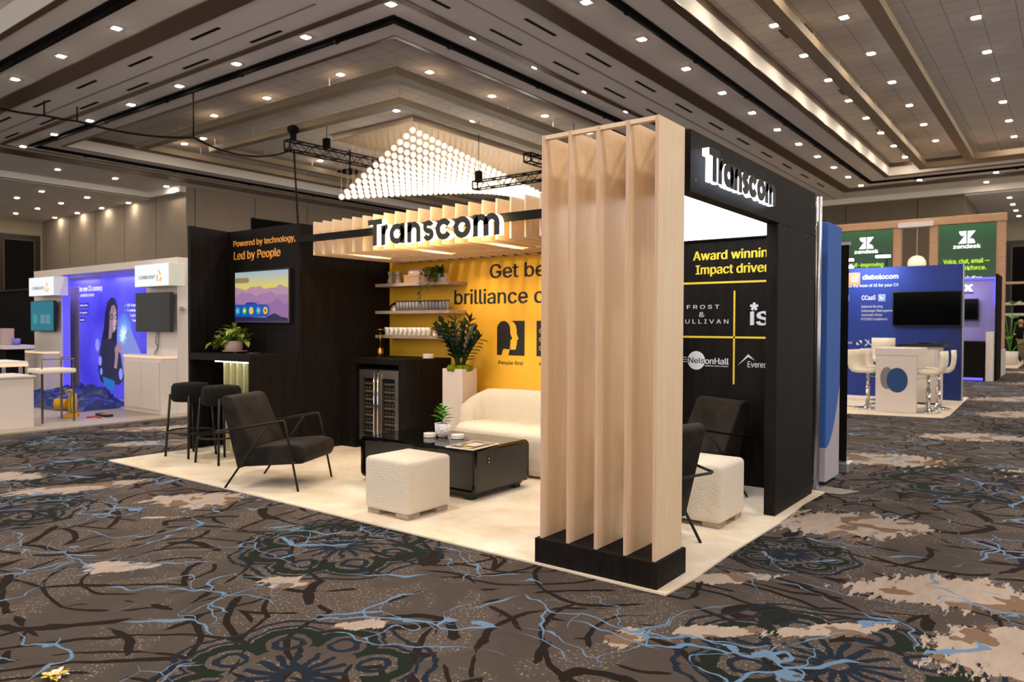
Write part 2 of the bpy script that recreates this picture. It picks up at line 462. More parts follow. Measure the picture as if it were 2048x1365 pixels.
# slatted corner column
col_ = thing('slat_column', 'tall column of five birch plywood boards standing on a black wooden plinth', 'column', (-.387, .18, 0))
obj('plinth', MB().box(-.774, 0, 0, .361, .012, .151, .002), 'black_wood', col_)
PX = [-.751, -.572, -.39, -.208, -.038]
for x in PX:
    b = obj('board', MB().box(x, x + .020, .02, .342, .151, H, .001, 1), 'birch', col_)
    obj('board_edge', MB().box(x + .0008, x + .0192, .0190, .0200, .151, H - .001), 'birch_edge', b)
for a, b in zip(PX, PX[1:]):
    obj('crossbar', MB().box(a + .02, b, .024, .060, H - .024, H - .001), 'birch', col_)
    obj('crossbar', MB().box(a + .02, b, .318, .340, H - .034, H - .001), 'birch', col_)

# side portal: fascia, wing wall and the glowing ceiling behind it
por = thing('side_portal', 'black stained side wall of the booth with open doorway and tall fascia over it', 'booth wall', (0, 1.6, 0))
obj('fascia', MB().box(-.082, 0, .376, 2.85, 2.127, H, .002), 'black_wood', por)
obj('wing_panel', MB().box(-.082, 0, 1.903, 2.85, .012, 2.1265, .002), 'black_wood', por)
for y, z in ((2.05, 2.1), (2.62, 2.1), (2.75, 2.35), (2.74, 1.75), (2.74, .35), (.45, 2.2)): obj('screw_head', MB().lathe([(.005, 0), (.004, .0015), (0, .0015)], (0.0, y, z), 8, axis='x'), 'brass', por)
can = thing('light_ceiling', 'glowing white stretch ceiling in a black frame over the award wall', 'light panel', (-.6, 1.6, 2.13))
cf = MB().box(-.40, -.0825, .376, .41, 2.127, H - .03).box(-.80, -.40, .376, .41, 2.127, 2.20).box(-.80, -.77, .41, 1.5, 2.127, 2.20).box(-1.17, -.77, 1.5, 1.53, 2.127, 2.20).box(-1.17, -1.14, 1.53, 2.798, 2.127, 2.22).box(-1.14, -.0825, 2.77, 2.798, 2.14, 2.22)
cf.box(-.80, -.083, .411, 1.5, 2.2, 2.22).box(-1.17, -.083, 1.5, 2.798, 2.2, 2.22)
obj('frame', cf, 'black_wood', can)
obj('light_sheet', MB().box(-.769, -.084, .411, 1.5305, 2.15, 2.16).box(-1.139, -.084, 1.531, 2.769, 2.15, 2.16), glow('white_light_sheet', (.90, .95, 1.0), 3.0), can)

# back walls
yw = thing('printed_back_wall', 'bright yellow back wall printed with black slogan and profile icon', 'booth wall', (-3.05, 2.8, 0))
obj('panel', MB().box(-4.93, -1.255, 2.8, 2.85, .012, H - .01), 'yellow_print', yw)
F8 = front(2.7995)
K = dict(place=F8, parent=yw, mat='black_vinyl', d=.002)
lettering('Get better', -3.367, -2.644, 1.898, 2.047, F8, 'black_vinyl', yw, .002, .016, fit='Get be')
lettering('brilliance of', -3.881, -2.865, 1.622, 1.786, F8, 'black_vinyl', yw, .002, .016, fit='brilliance', refcap=.76)
lettering('People first', -3.248, -2.919, .968, 1.006, F8, 'black_vinyl', yw, .002, .01)
lettering('A', -2.714, -2.690, .972, 1.008, F8, 'black_vinyl', yw, .002, .01)
# profile icon: black square with two faces looking right
sq = lambda pts: [(-3.268 + p[0] * .368, 1.067 + p[1] * .368) for p in pts]
ic = MB()
ic.prism(sq([(0, 0), (.17, 0), (.21, .14), (.25, .19), (.45, .17), (.49, .21), (.46, .25), (.5, .29), (.47, .32), (.5, .36), (.485, .43), (.55, .475), (.55, .5), (.5, .6), (.48, .66), (.485, .75), (.46, .86), (.40, .94), (.28, 1.0), (.15, .985), (.05, .9), (0, .8)]), .002, F8)
ic.prism(sq([(.42, 0), (1, 0), (1, 1), (.53, 1), (.62, .95), (.69, .86), (.72, .75), (.72, .62), (.78, .50), (.785, .47), (.72, .435), (.745, .39), (.715, .35), (.735, .31), (.70, .28), (.70, .2), (.66, .165), (.5, .17), (.46, .14)]), .002, F8)
obj('profile_icon', ic, 'black_vinyl', yw)
ic = MB().prism([(-2.746, 1.067), (-2.378, 1.067), (-2.378, 1.435), (-2.746, 1.435)], .002, F8)
o = obj('square_icon', ic, 'black_vinyl', yw)
ic = MB()
for k in range(3):
    pts = [(-2.69 + .018 * math.cos(2 * PI * t / 14), 1.15 + .09 * k + .018 * math.sin(2 * PI * t / 14)) for t in range(14)]
    ic.ribbon(pts, .008, .0012, front(2.797), True)
obj('ring_mark', ic, 'yellow_print', o)
aw = thing('award_wall', 'black wall with yellow award headline and white company logos in a yellow grid', 'booth wall', (-.65, 2.8, 0))
obj('panel', MB().box(-1.25, -.083, 2.8, 2.85, .012, 2.126), 'black_wood', aw)
def T(t, a, b, c, d, mt='white_vinyl', bold=.02, **k): return lettering(t, a, b, c, d, F8, mt, aw, .002, bold, **k)
T('Award winning.', -1.03, -.37, 1.972, 2.050, 'yellow_vinyl', .028, fit='Award winnin')
T('Impact driven.', -1.004, -.36, 1.847, 1.926, 'yellow_vinyl', .028, fit='Impact driver')
for a, b, c, d in ((-1.2, -.1, 1.760, 1.777), (-1.2, -.1, 1.280, 1.297), (-.657, -.642, .881, 1.693)):
    obj('grid_line', MB().box(a, b, 2.7975, 2.7995, c, d), 'yellow_vinyl', aw)
T('F R O S T', -1.087, -.786, 1.539, 1.573, bold=.004); T('&', -.972, -.918, 1.466, 1.510, bold=0); T('S U L L I V A N', -1.165, -.702, 1.408, 1.445, bold=.004)
T('\u0131s', -.504, -.352, 1.396, 1.511, bold=.022, refcap=.545)
st = MB()
for k in range(5):
    a = PI / 2 + k * 2 * PI / 5
    st.ribbon([(-.477, 1.553), (-.477 + .035 * math.cos(a), 1.553 + .035 * math.sin(a))], .022, .002 + .0002 * k, F8)
obj('star_mark', st, 'white_vinyl', aw)
disc = MB().prism([(-.994 + .082 * math.cos(2 * PI * t / 40), 1.078 + .083 * math.sin(2 * PI * t / 40)) for t in range(40)], .002, F8)
for k, z in enumerate((1.10, 1.08, 1.06)): disc.box(-1.125, -1.085, 2.7975, 2.7995, z, z + .006)
o = obj('logo_disc', disc, 'white_vinyl', aw)
lettering('Nels', -1.064, -.918, 1.054, 1.103, front(2.797), 'black_vinyl', o, .001, .012)
T('onHall', -.911, -.696, 1.050, 1.103, bold=.02); T('TRANSFORM THROUGH INSIGHT', -.915, -.698, 1.028, 1.038, bold=.02)
st = MB().prism([(-.616, 1.046), (-.524, 1.145), (-.466, 1.093), (-.525, 1.122)], .002, F8); obj('peak_mark', st, 'white_vinyl', aw)
T('Everest', -.528, -.368, 1.034, 1.084, bold=.008, fit='Everes')

# closet box with the screen wall
cl = thing('closet_wall', 'black stained corner closet of the booth with side wing and slogan in orange', 'booth wall', (-5.5, 1.9, 0))
obj('wing_panel', MB().prism([(-6.135, .9), (-6.085, .9), (-6.245, 1.4795), (-6.295, 1.4795)], H - .012, lambda u, v, w: (u, v, .012 + w)), 'black_wood', cl)
obj('front_panel', MB().box(-6.295, -4.93, 1.48, 1.53, .012, H, .002), 'black_wood', cl)
obj('side_panel', MB().box(-4.98, -4.93, 1.5305, 2.85, .012, H, .002), 'black_wood', cl)
obj('back_panel', MB().box(-6.295, -4.9805, 2.80, 2.85, .012, H, .002), 'black_wood', cl)
FC = front(1.4795)
lettering('Powered by technology,', -6.158, -4.995, 2.292, 2.358, FC, 'orange_vinyl', cl, .002, .022)
lettering('Led by People', -6.150, -5.262, 2.140, 2.232, FC, 'orange_vinyl', cl, .002, .026)

# wall screen with desktop picture
tv = thing('wall_screen', 'lit wall screen showing misty mountains, yellow sky and a blue icon bar', 'screen', (-5.56, 1.46, 1.7))
obj('bezel', MB().box(-6.082, -5.050, 1.44, 1.4795, 1.398, 2.002, .004), 'black_plastic', tv)
def pane(name, pts, c, s, y, par, d=.0004): return obj(name, MB().prism(pts, d, front(y)), glow(name + '_light', c, s, (0, 0, 0)), par)
def mk_sky():
    a = Mat('screen_sky'); x, y, z = a.xyz(a.coord('Generated'))
    c = a.ramp(z, [(0, lin('b483b8')), (.35, lin('d9a6c0')), (.62, lin('f0dc2c')), (.78, lin('d6cf8e')), (1, lin('a9bfd0'))])
    a.base((0, 0, 0)); a.nt.links.new(c, a.b.inputs['Emission Color']); a.b.inputs['Emission Strength'].default_value = .85; return a.mat
scr = obj('screen', MB().prism([(-6.066, 1.416), (-5.066, 1.416), (-5.066, 1.983), (-6.066, 1.983)], .002, front(1.4396)), mk_sky(), tv)
def ridge(z0, amp, seed, n=26):
    rr = random.Random(seed); hs = [z0 + amp * (math.sin(i * .55 + seed) * .5 + math.sin(i * 1.3 + seed * 2) * .25 + rr.uniform(-.2, .2)) for i in range(n + 1)]
    return [(-6.065, 1.418)] + [(-6.065 + .998 * i / n, max(1.43, h)) for i, h in enumerate(hs)] + [(-5.067, 1.418)]
Y0 = 1.4375
pane('far_ridge', ridge(1.80, .035, 2), lin('c89cb4'), .75, Y0, scr)
pane('middle_ridge', ridge(1.73, .04, 5), lin('b585b8'), .75, Y0 - .0005, scr)
pane('near_ridge', ridge(1.63, .05, 9), lin('a878b6'), .7, Y0 - .001, scr)
pane('dark_ridge', [(-6.065, 1.418), (-6.065, 1.53), (-5.95, 1.49), (-5.7, 1.47), (-5.48, 1.46), (-5.4, 1.49), (-5.3, 1.51), (-5.2, 1.475), (-5.067, 1.455), (-5.067, 1.418)], lin('2c2a5c'), .6, Y0 - .0015, scr)
cap = [(-5.47 + .07 * math.sin(PI * t / 10), 1.542 + .07 * math.cos(PI * t / 10)) for t in range(11)]
bar_ = pane('icon_bar', [(-6.065, 1.472), (-6.065, 1.612)] + cap, lin('0f54b4'), .9, Y0 - .002, scr)
pane('bar_tab', [(-5.87, 1.612), (-5.83, 1.635), (-5.68, 1.635), (-5.63, 1.612)], lin('0d3f8e'), .9, Y0 - .002, scr)
pane('caption_pill', [(-6.065, 1.86), (-6.065, 1.918), (-5.80, 1.918), (-5.785, 1.889), (-5.80, 1.86)], lin('a38a62'), .8, Y0 - .002, scr)
for x, c1, c2 in ((-6.011, '2ea3d8', 'd9a62a'), (-5.875, '49c43a', 'e8f2ff'), (-5.744, 'f2c72a', '8fb7d8'), (-5.605, '2ea3d8', 'f5c431'), (-5.475, 'f2b62a', '44506a')):
    pane('icon', [(x + .042 * math.cos(PI * t / 9), 1.542 + .042 * math.sin(PI * t / 9)) for t in range(18)], lin(c1), .95, Y0 - .003, bar_)
    pane('icon_mark', [(x - .014, 1.528), (x + .014, 1.528), (x + .014, 1.556), (x - .014, 1.556)], lin(c2), .95, Y0 - .004, bar_)

# bar counter
ct = thing('bar_counter', 'black stained bar counter in front of the screen with open lit niche', 'counter', (-5.5, 1.15, 0))
obj('top', MB().box(-6.10, -4.93, .88, 1.479, 1.0, 1.072, .002), 'black_wood', ct)
obj('side_panel', MB().box(-4.96, -4.93, .88, 1.479, .012, 1.0, .002), 'black_wood', ct)
obj('end_panel', MB().box(-6.09, -6.06, .88, 1.45, .012, 1.0, .002), 'black_wood', ct)
for k in range(6):
    x = -5.60 + k * .122
    obj('fin', MB().box(x, x + .016, 1.0, 1.14, .012, .985), plain('cream_fin%d' % k, 'd8cfa0', .5) if k == 0 else bpy.data.materials['cream_fin0'], ct)
obj('light_strip', MB().box(-5.70, -4.965, .96, .985, .982, .999), glow('niche_led', (.93, 1.0, .72), 7), ct)
obj('light_strip', MB().box(-6.03, -5.74, 1.30, 1.32, .985, .999), glow('niche_led_cool', (.6, .8, 1.0), 1.5), ct)
# pothos in a clay pot on a round dish, device puck
pt = thing('potted_pothos', 'variegated trailing pothos in a pinkish clay pot on the black bar counter', 'plant', (-5.72, 1.2, 1.072))
obj('dish', MB().lathe([(.02, 0), (.13, .004), (.135, .012), (.1, .010), (.0, .009)], (-5.70, 1.2, 1.084), 28), 'clay', pt)
obj('dish_foot', MB().lathe([(.02, 0), (.02, .013), (0, .013)], (-5.70, 1.2, 1.0725), 12), 'clay', pt)
obj('pot', MB().lathe([(.06, 0), (.09, .004), (.095, .105), (.088, .11), (.082, .095), (0, .09)], (-5.72, 1.2, 1.0935), 28), 'clay', pt)
lf = MB(); stm = MB(); rnd = random.Random(3)
for k in range(80):
    a = rnd.uniform(0, 2 * PI); r = rnd.uniform(.02, .17) ** .9; h = rnd.uniform(-.02, .20) * (1 - r * 2)
    if k < 26: a = rnd.uniform(2.9, 3.5); r = rnd.uniform(.15, .36); h = rnd.uniform(-.07, .04) * (1 - r)
    p = Vector((-5.72 + r * math.cos(a), 1.2 + r * math.sin(a) * .6, 1.19 + h))
    if p.z < 1.09: p.z = 1.09 + rnd.uniform(0, .05)
    d = Vector((math.cos(a) + rnd.uniform(-.5, .5), math.sin(a) + rnd.uniform(-.6, .6) - .3, rnd.uniform(-.5, 1.2)))
    if p.x < -6.0: d.x = abs(d.x) * .3
    lf.leaf(p, d, rnd.uniform(.07, .12), rnd.uniform(.05, .08), droop=.35)
    stm.tube([(-5.72, 1.2, 1.18), ((p.x - 5.72) / 2, (p.y + 1.2) / 2, max(p.z, 1.2) + .03), p], .0022, 5)
obj('leaves', lf, 'pothos_leaf', pt)['kind'] = 'stuff'; obj('stem', stm, 'trail_leaf', pt)
pk = thing('charging_puck', 'small black round device with two teal lights on the bar counter', 'device', (-5.25, 1.15, 1.073))
obj('body', MB().lathe([(.0, 0), (.085, .0005), (.088, .006), (.07, .014), (0, .016)], (-5.25, 1.15, 1.073), 30), 'black_satin', pk)
for dx in (-.02, .02): obj('light', MB().sphere((-5.25 + dx, 1.085, 1.081), .006, 8, 6), glow('teal_led', (.1, .8, .7), 2), pk)

# overhead slat canopy
cn = thing('slat_canopy', 'birch slat canopy hanging over the lounge, black bar along its front', 'canopy', (-3, 2.1, 2.118))
for k in range(23):
    x = -4.724 + k * .1535
    obj('slat', MB().box(x, x + .018, 1.502, 2.799, 2.118, H, .0015, 1), 'birch', cn)
obj('front_bar', MB().box(-4.93, -1.17, 1.462, 1.5015, 2.262, 2.332), 'black_wood', cn)
for k in range(22):
    x = -4.706 + k * .1535
    obj('crossbar', MB().box(x, x + .1355, 2.30, 2.32, 2.13, 2.30), 'birch', cn)
    obj('back_bar', MB().box(x, x + .1355, 2.76, 2.79, 2.13, 2.45), 'black_wood', cn)

# the illuminated name, built letter by letter
def arc(cx, cy, rx, ry, a0, a1, n=18): return [(cx + rx * math.cos(a0 + (a1 - a0) * i / n), cy + ry * math.sin(a0 + (a1 - a0) * i / n)) for i in range(n + 1)]
def glyph(mb, ch, x0, x1, z0, cap, xh, wd, d, pl):
    h = wd / 2; W = x1 - x0; top = z0 + xh
    R = lambda a, b, c, e: mb.prism([(a, c), (b, c), (b, e), (a, e)], d, pl)
    if ch == 'T':
        R(x0, x1, z0 + cap - wd * .95, z0 + cap); c = (x0 + x1) / 2; R(c - h, c + h, z0, z0 + cap - wd * .95)
    elif ch == 'r':
        R(x0, x0 + wd, z0, top); mb.ribbon(arc(x1 - h * .2, top - xh * .48, W * .62, xh * .42, PI * .98, PI * .55, 10), wd * .9, d, pl)
    elif ch in 'ao':
        rx = (W - wd) / 2; mb.ribbon(arc(x0 + h + rx, z0 + xh / 2, rx, (xh - wd) / 2, 0, 2 * PI, 32)[:-1], wd, d, pl, True)
        if ch == 'a': R(x1 - wd, x1, z0, top)
    elif ch in 'nm':
        R(x0, x0 + wd, z0, top); k = 1 if ch == 'n' else 2; sp = (W - wd) / k
        for i in range(k):
            a = x0 + h + sp * i; ry = min(sp / 2, xh * .45)
            mb.ribbon([(a, top - h - ry * 1.1)] + arc(a + sp / 2, top - h - ry, sp / 2, ry, PI, 0, 14) + [(a + sp, z0)], wd, d, pl)
    elif ch == 'c':
        rx = (W - wd) / 2; mb.ribbon(arc(x0 + h + rx, z0 + xh / 2, rx * 1.03, (xh - wd) / 2, PI * .17, PI * 1.83, 28), wd, d, pl)
    elif ch == 's':
        ry = (xh - wd) / 4; rx = (W - wd) / 2; c = (x0 + x1) / 2
        pts = arc(c, z0 + xh - h - ry, rx, ry, PI * .08, PI * 1.38, 14) + arc(c, z0 + h + ry, rx, ry, PI * .38, -PI * .92, 14)
        mb.ribbon(pts, wd * .92, d, pl)
def name_sign(label, spans, z0, cap, xh, wd, mk_pl, depth, facem, bodym, loc, wall_gap):
    t = thing('illuminated_sign', label, 'sign', loc)
    for ch, (a, b) in zip('Transcom', spans):
        g = MB(); glyph(g, ch, a, b, z0, cap, xh, wd, .006, mk_pl(depth)); L = obj('letter', g, facem, t)
        g = MB(); glyph(g, ch, a + .002, b - .002, z0 + .002, cap - .004, xh - .004, wd * .94, depth - wall_gap, mk_pl(wall_gap)); obj('letter_body', g, bodym, L)
    return t
fx = [-3.742, -3.549, -3.559, -3.459, -3.447, -3.245, -3.213, -3.044, -3.015, -2.878, -2.856, -2.666, -2.641, -2.446, -2.420, -2.133]
name_sign('large black sign reading Transcom with warm halo light on the slat canopy', list(zip(fx[::2], fx[1::2])), 2.142, .25, .188, .054,
          lambda g: front(1.461 - g), .07, 'black_satin', glow('warm_acrylic', (1.0, .78, .36), 15), (-2.94, 1.42, 2.15), .012)
fy = [.506, .653, .636, .718, .720, .868, .884, 1.012, 1.024, 1.131, 1.139, 1.285, 1.292, 1.438, 1.449, 1.651]
name_sign('large black sign reading Transcom with cold white halo light on the side fascia', list(zip(fy[::2], fy[1::2])), 2.205, .185, .140, .047,
          lambda g: side(g), .055, 'black_satin', glow('cold_acrylic', (.82, .88, 1.0), 3), (.03, 1.08, 2.2), .012)
# warm fixtures inside the canopy
for k, x in enumerate((-4.331, -3.410, -2.489, -1.722)):
    t = thing('canopy_spotlight', 'small black warm spotlight hidden between the canopy slats', 'spotlight', (x, 2.05, 2.3), 0, 'spotlights between the canopy slats')
    obj('body', MB().lathe([(.035, 0), (.04, .0), (.04, .1), (0, .1)], (x, 2.05, 2.26), 16), 'black_metal', t)
    obj('yoke', MB().box(x - .06, x + .06, 2.04, 2.06, 2.36, 2.372), 'black_metal', t)
    obj('lens', MB().lathe([(.0, 0), (.036, 0), (.036, .004), (0, .004)], (x, 2.05, 2.254), 16), glow('warm_lens', (1, .8, .55), 8), t)
    area('canopy_spot_light', (x, 2.05, 2.245), .07, 7, (1.0, .80, .56))

# ---------------------------------------------------------------- furniture
def stool(label, loc):
    t = thing('bar_stool', label, 'stool', loc)
    L = dict(local=True)
    obj('seat', MB().lathe([(.0, .585), (.17, .585), (.186, .60), (.19, .68), (.186, .74), (.165, .768), (.10, .776), (0, .778)], n=40), 'black_boucle', t, True)
    for k in range(4):
        a = PI / 4 + k * PI / 2 + .12; c, s = math.cos(a), math.sin(a)
        obj('leg', MB().tube([(c * .245, s * .245, .012), (c * .197, s * .197, .66)], .012, 10), 'black_metal', t, True)
    ring = MB().tube([(.222 * math.cos(2 * PI * k / 40), .222 * math.sin(2 * PI * k / 40), .27) for k in range(41)], .009, 8)
    obj('footrest_ring', ring, 'black_metal', t, True)
    return t
st1 = stool('black boucle bar stool at the counter, nearer the lounge chair', (-5.08, .655, 0))
st1['group'] = 'bar stools at the black counter'
put(dup(st1), (-5.66, .66, 0), .05, 'black boucle bar stool at the counter, nearest the outer left end')

def armchair(label):
    t = thing('lounge_armchair', label, 'armchair'); W = .635
    pr = lambda pts, y0, y1, bv, name, mt: None
    def slab(name, pts, y0, y1, bv):
        g = MB(); g.prism(pts, y1 - y0, lambda u, v, w: (u, y0 + w, v))
        bmesh.ops.bevel(g.b, geom=g.b.edges[:], offset=bv, segments=3, profile=.6, affect='EDGES')
        for q in g.b.faces: q.smooth = True
        return obj(name, g, 'velvet', t, True)
    slab('seat_cushion', [(.155, .185), (.69, .232), (.725, .30), (.70, .375), (.60, .395), (.23, .355), (.12, .22)], .045, W - .045, .028)
    slab('backrest', [(.085, .165), (.18, .195), (.235, .355), (.04, .765), (-.03, .785), (-.075, .75)], .05, W - .05, .022)
    for y in (.012, W - .012):
        fr = MB().tube([(.67, y, .012), (.551, y, .575), (.538, y, .590), (.52, y, .588), (.15, y, .520), (-.085, y, .478)], .0095, 8)
        fr.tube([(0, y, .012), (.40, y, .556)], .0095, 8)
        obj('side_frame', fr, 'black_metal', t, True)
    obj('rear_rail', MB().tube([(-.085, .012, .478), (-.10, .04, .476), (-.10, W - .04, .476), (-.085, W - .012, .478)], .0095, 8), 'black_metal', t, True)
    obj('seat_rail', MB().tube([(.62, .012, .24), (.62, W - .012, .24)], .009, 8).tube([(.135, .012, .19), (.135, W - .012, .19)], .009, 8), 'black_metal', t, True)
    return t
ch = armchair('black velvet armchair with thin metal frame beside the bar stools'); ch['group'] = 'black velvet armchairs'
put(ch, (-3.961, -.008, 0), math.radians(24.9))
put(dup(ch), (-.155, .955, 0), math.radians(163), 'black velvet armchair seen from behind, half hidden by the birch column')
put(dup(ch), (-.935, 2.66, 0), math.radians(244), 'black velvet armchair in front of the award wall behind a white cube')

def ottoman(label, x0, x1, y0, y1, top):
    t = thing('cube_ottoman', label, 'ottoman', ((x0 + x1) / 2, (y0 + y1) / 2, 0), 0, 'cream boucle cube ottomans')
    g = MB().box(x0, x1, y0, y1, .045, top, .035, 4)
    for q in g.b.faces: q.smooth = True
    obj('cushion_body', g, 'boucle', t)
    for a in (x0 + .02, x1 - .14):
        for b in (y0 + .02, y1 - .14): obj('foot', MB().box(a, a + .12, b, b + .12, .012, .046), 'shelf_wood', t)
    return t
ottoman('cream boucle cube ottoman beside the long black coffee table', -2.425, -1.975, .165, .62, .428)
ottoman('cream boucle cube ottoman behind the birch column near the side doorway', -.625, -.165, 1.295, 1.75, .445)

tb = thing('coffee_table', 'long low glossy black coffee table with rounded shell and drawers', 'coffee table', (-2.64, 1.26, 0))
def rrect(x0, x1, z0, z1, r, n=6):
    o = []
    for cx, cz, a in ((x1 - r, z1 - r, 0), (x0 + r, z1 - r, PI / 2), (x0 + r, z0 + r, PI), (x1 - r, z0 + r, 1.5 * PI)): o += arc(cx, cz, r, r, a, a + PI / 2, n)
    return o
g = MB(); g.ribbon(rrect(-3.288, -2.002, .067, .400, .035), .022, .72, lambda u, v, w: (u, .905 + w, v), True)
for q in g.b.faces: q.smooth = False
bmesh.ops.bevel(g.b, geom=[e for e in g.b.edges if abs(e.verts[0].co.y - e.verts[1].co.y) < 1e-5 and len(e.link_faces) == 2 and e.calc_face_angle(0) > 1.2], offset=.008, segments=2, affect='EDGES')
obj('shell', g, 'black_gloss', tb)
obj('core', MB().box(-3.276, -2.014, .95, 1.60, .08, .388), 'black_satin', tb)
for a, b in ((-3.27, -2.65), (-2.64, -2.02)):
    dr = obj('drawer', MB().box(a, b, .925, .949, .085, .385, .004), 'grey_satin', tb)
    obj('finger_rail', MB().tube([(a + .005, .922, .380), (b - .005, .922, .380)], .010, 8), 'black_gloss', dr)
obj('end_panel', MB().box(-1.9909, -1.9895, .935, 1.59, .075, .392), 'grey_satin', tb)
for x in (-3.2, -2.12):
    for y in (.93, 1.50): obj('foot', MB().box(x, x + .08, y, y + .07, .012, .056, .004), 'black_plastic', tb)
obj('base_frame', MB().box(-3.22, -2.03, .93, 1.58, .045, .056), 'black_plastic', tb)
so = obj('socket_panel', MB().box(-1.990, -1.9880, 1.06, 1.10, .275, .345, .001), 'black_plastic', tb)
for z in (.295, .325): obj('usb_port', MB().lathe([(0, 0), (.006, 0), (.006, .002), (0, .002)], (-1.9879, 1.08, z), 10, axis='x'), 'white_vinyl', so)
# things on the table
pl = thing('small_potted_plant', 'small green plant in a white dimpled pot on the black coffee table', 'plant', (-2.67, 1.28, .413))
g = MB(); g.lathe([(.038, 0), (.045, .002), (.066, .05), (.07, .12), (.064, .12), (.06, .108), (0, .106)], (-2.67, 1.28, .413), 30)
rr = random.Random(5)
for q in g.b.verts:
    if q.co.z > .42 and q.co.z < .52: q.co.x += rr.uniform(-.003, .003); q.co.y += rr.uniform(-.003, .003)
pm = Mat('dimpled_white'); vn = S(pm.nt, pm.voro(pm.coord(), 55)); pm.base(lin('e6dfe0')).set(Roughness=.6); pm.bump(vn, 1.0, .01)
obj('pot', g, pm.mat, pl); obj('soil', MB().lathe([(.058, 0), (.058, .003), (0, .006)], (-2.67, 1.28, .52), 20), 'soil', pl)
lf = MB(); sm = MB()
for k in range(24):
    a = k * 2.4; h = .02 + .13 * (k / 24); p = Vector((-2.67 + .015 * math.cos(a), 1.28 + .015 * math.sin(a), .525 + h))
    lf.leaf(p, (math.cos(a), math.sin(a), .35 + .6 * k / 24), rr.uniform(.07, .12) * (1.15 - k / 50), .036, droop=.25)
sm.tube([(-2.67, 1.28, .52), (-2.668, 1.28, .68)], .003, 6)
obj('leaves', lf, 'fresh_leaf', pl)['kind'] = 'stuff'; obj('stem', sm, 'fresh_leaf', pl)
def coasters(label, x, y, z, n, r=.056):
    t = thing('coaster_stack', label, 'coasters', (x, y, z), 0, 'stacks of white coasters')
    for k in range(n):
        obj('coaster', MB().lathe([(0, 0), (r - .003, 0), (r, .002), (r, .008), (r - .003, .0105), (0, .0105)], (x + .002 * (k % 2), y, z + k * .0125), 30), 'white_gloss', t)
    obj('rim_band', MB().lathe([(r * .9, 0), (r * .9, .002), (0, .002)], (x, y, z + .0105), 24), 'brass', t)
coasters('stack of white coasters left of the small plant on the coffee table', -2.745, 1.20, .4135, 3)
coasters('stack of white coasters right of the small plant on the coffee table', -2.50, 1.285, .4135, 3)
coasters('stack of marbled white coasters on top of the wine cabinet', -4.0, 2.5, 1.0185, 4, .062)
mg = thing('magazine', 'dark magazine with white border and yellow label on the coffee table', 'magazine', (-2.14, 1.06, .413), math.radians(4))
obj('pages', MB().box(-.135, .135, -.185, .185, .0005, .009, .001), 'white_gloss', mg, True)
cv = obj('cover', MB().box(-.12, .12, -.17, .17, .0091, .0096), plain('magazine_cover', '4a4238', .25), mg, True)
for nm, x0, x1, y0, y1, c in (('photo', -.05, .06, -.06, .10, 'd9d2cc'), ('photo', -.10, -.06, .02, .12, 'a77f9a'), ('photo', .02, .10, .11, .15, '9aa39a'), ('caption', .0, .09, -.155, -.11, 'f2c81e'), ('photo', -.10, -.06, -.10, -.03, 'c9b8a0')):
    obj(nm, MB().box(x0, x1, y0, y1, .0097, .0100), plain('print_' + c, c, .3), cv, True)

# curved sofa
sf = thing('curved_sofa', 'cream boucle curved sofa against the yellow wall', 'sofa', (-2.55, 2.3, 0))
def smoothgrid(rows, name, mt, par, closed=False):
    g = MB(); V = [[g.b.verts.new(p) for p in r] for r in rows]
    for A, B in zip(V, V[1:]):
        for k in range(len(A) - (0 if closed else 1)):
            q = g.b.faces.new((A[k], A[(k + 1) % len(A)], B[(k + 1) % len(A)], B[k])); q.smooth = True
    for r in (V[0], V[-1]):
        if closed: g.b.faces.new(r).smooth = True
    return obj(name, g, mt, par)
def backpath(t):       # plan curve of the back, t 0..1 from left arm to right arm
    a = PI * (.965 - .93 * t); return Vector((-2.42 + .86 * math.copysign(abs(math.cos(a)) ** .62, math.cos(a)), 2.10 + .53 * abs(math.sin(a)) ** .62 * (1 if math.sin(a) > 0 else -1)))
rows = []; N = 60
for i in range(N + 1):
    t = i / N; p = backpath(t); q = backpath(min(1, t + .01)) - backpath(max(0, t - .01)); q.normalize(); nv = Vector((-q.y, q.x))
    e = min(t, 1 - t); hgt = .50 + .23 * min(1, (e / .2)) ** .5; th = .105 + .006 * math.sin(t * 70)
    if i in (0, N): th *= .35
    elif i in (1, N - 1): th *= .8
    row = []
    for k in range(20):
        a = 2 * PI * k / 20; cx, sz = math.cos(a), math.sin(a)
        cx = math.copysign(abs(cx) ** .7, cx); sz = math.copysign(abs(sz) ** .45, sz)
        zz = .03 + (hgt - .03) * (sz + 1) / 2; pp = p + nv * cx * th; row.append((pp.x, pp.y, zz))
    rows.append(row)
smoothgrid(rows, 'backrest', 'boucle', sf, True)
rows = []
for (s, z) in ((.90, .03), (.97, .05), (1.0, .10), (1.0, .33), (.985, .38), (.94, .412), (.8, .425), (.5, .43), (.02, .432)):
    row = []
    for k in range(48):
        a = 2 * PI * k / 48; cx = math.copysign(abs(math.cos(a)) ** .6, math.cos(a)); sy = math.copysign(abs(math.sin(a)) ** .75, math.sin(a))
        rip = 1 + .006 * math.sin(k * 2.1)
        row.append((-2.42 + .84 * s * cx * rip, 2.27 + (.40 if sy < 0 else .30) * s * sy * rip, z))
    rows.append(row)
smoothgrid(rows, 'seat', 'boucle', sf, True)
obj('base', MB().box(-3.0, -1.85, 2.05, 2.5, .012, .04), 'black_plastic', sf)

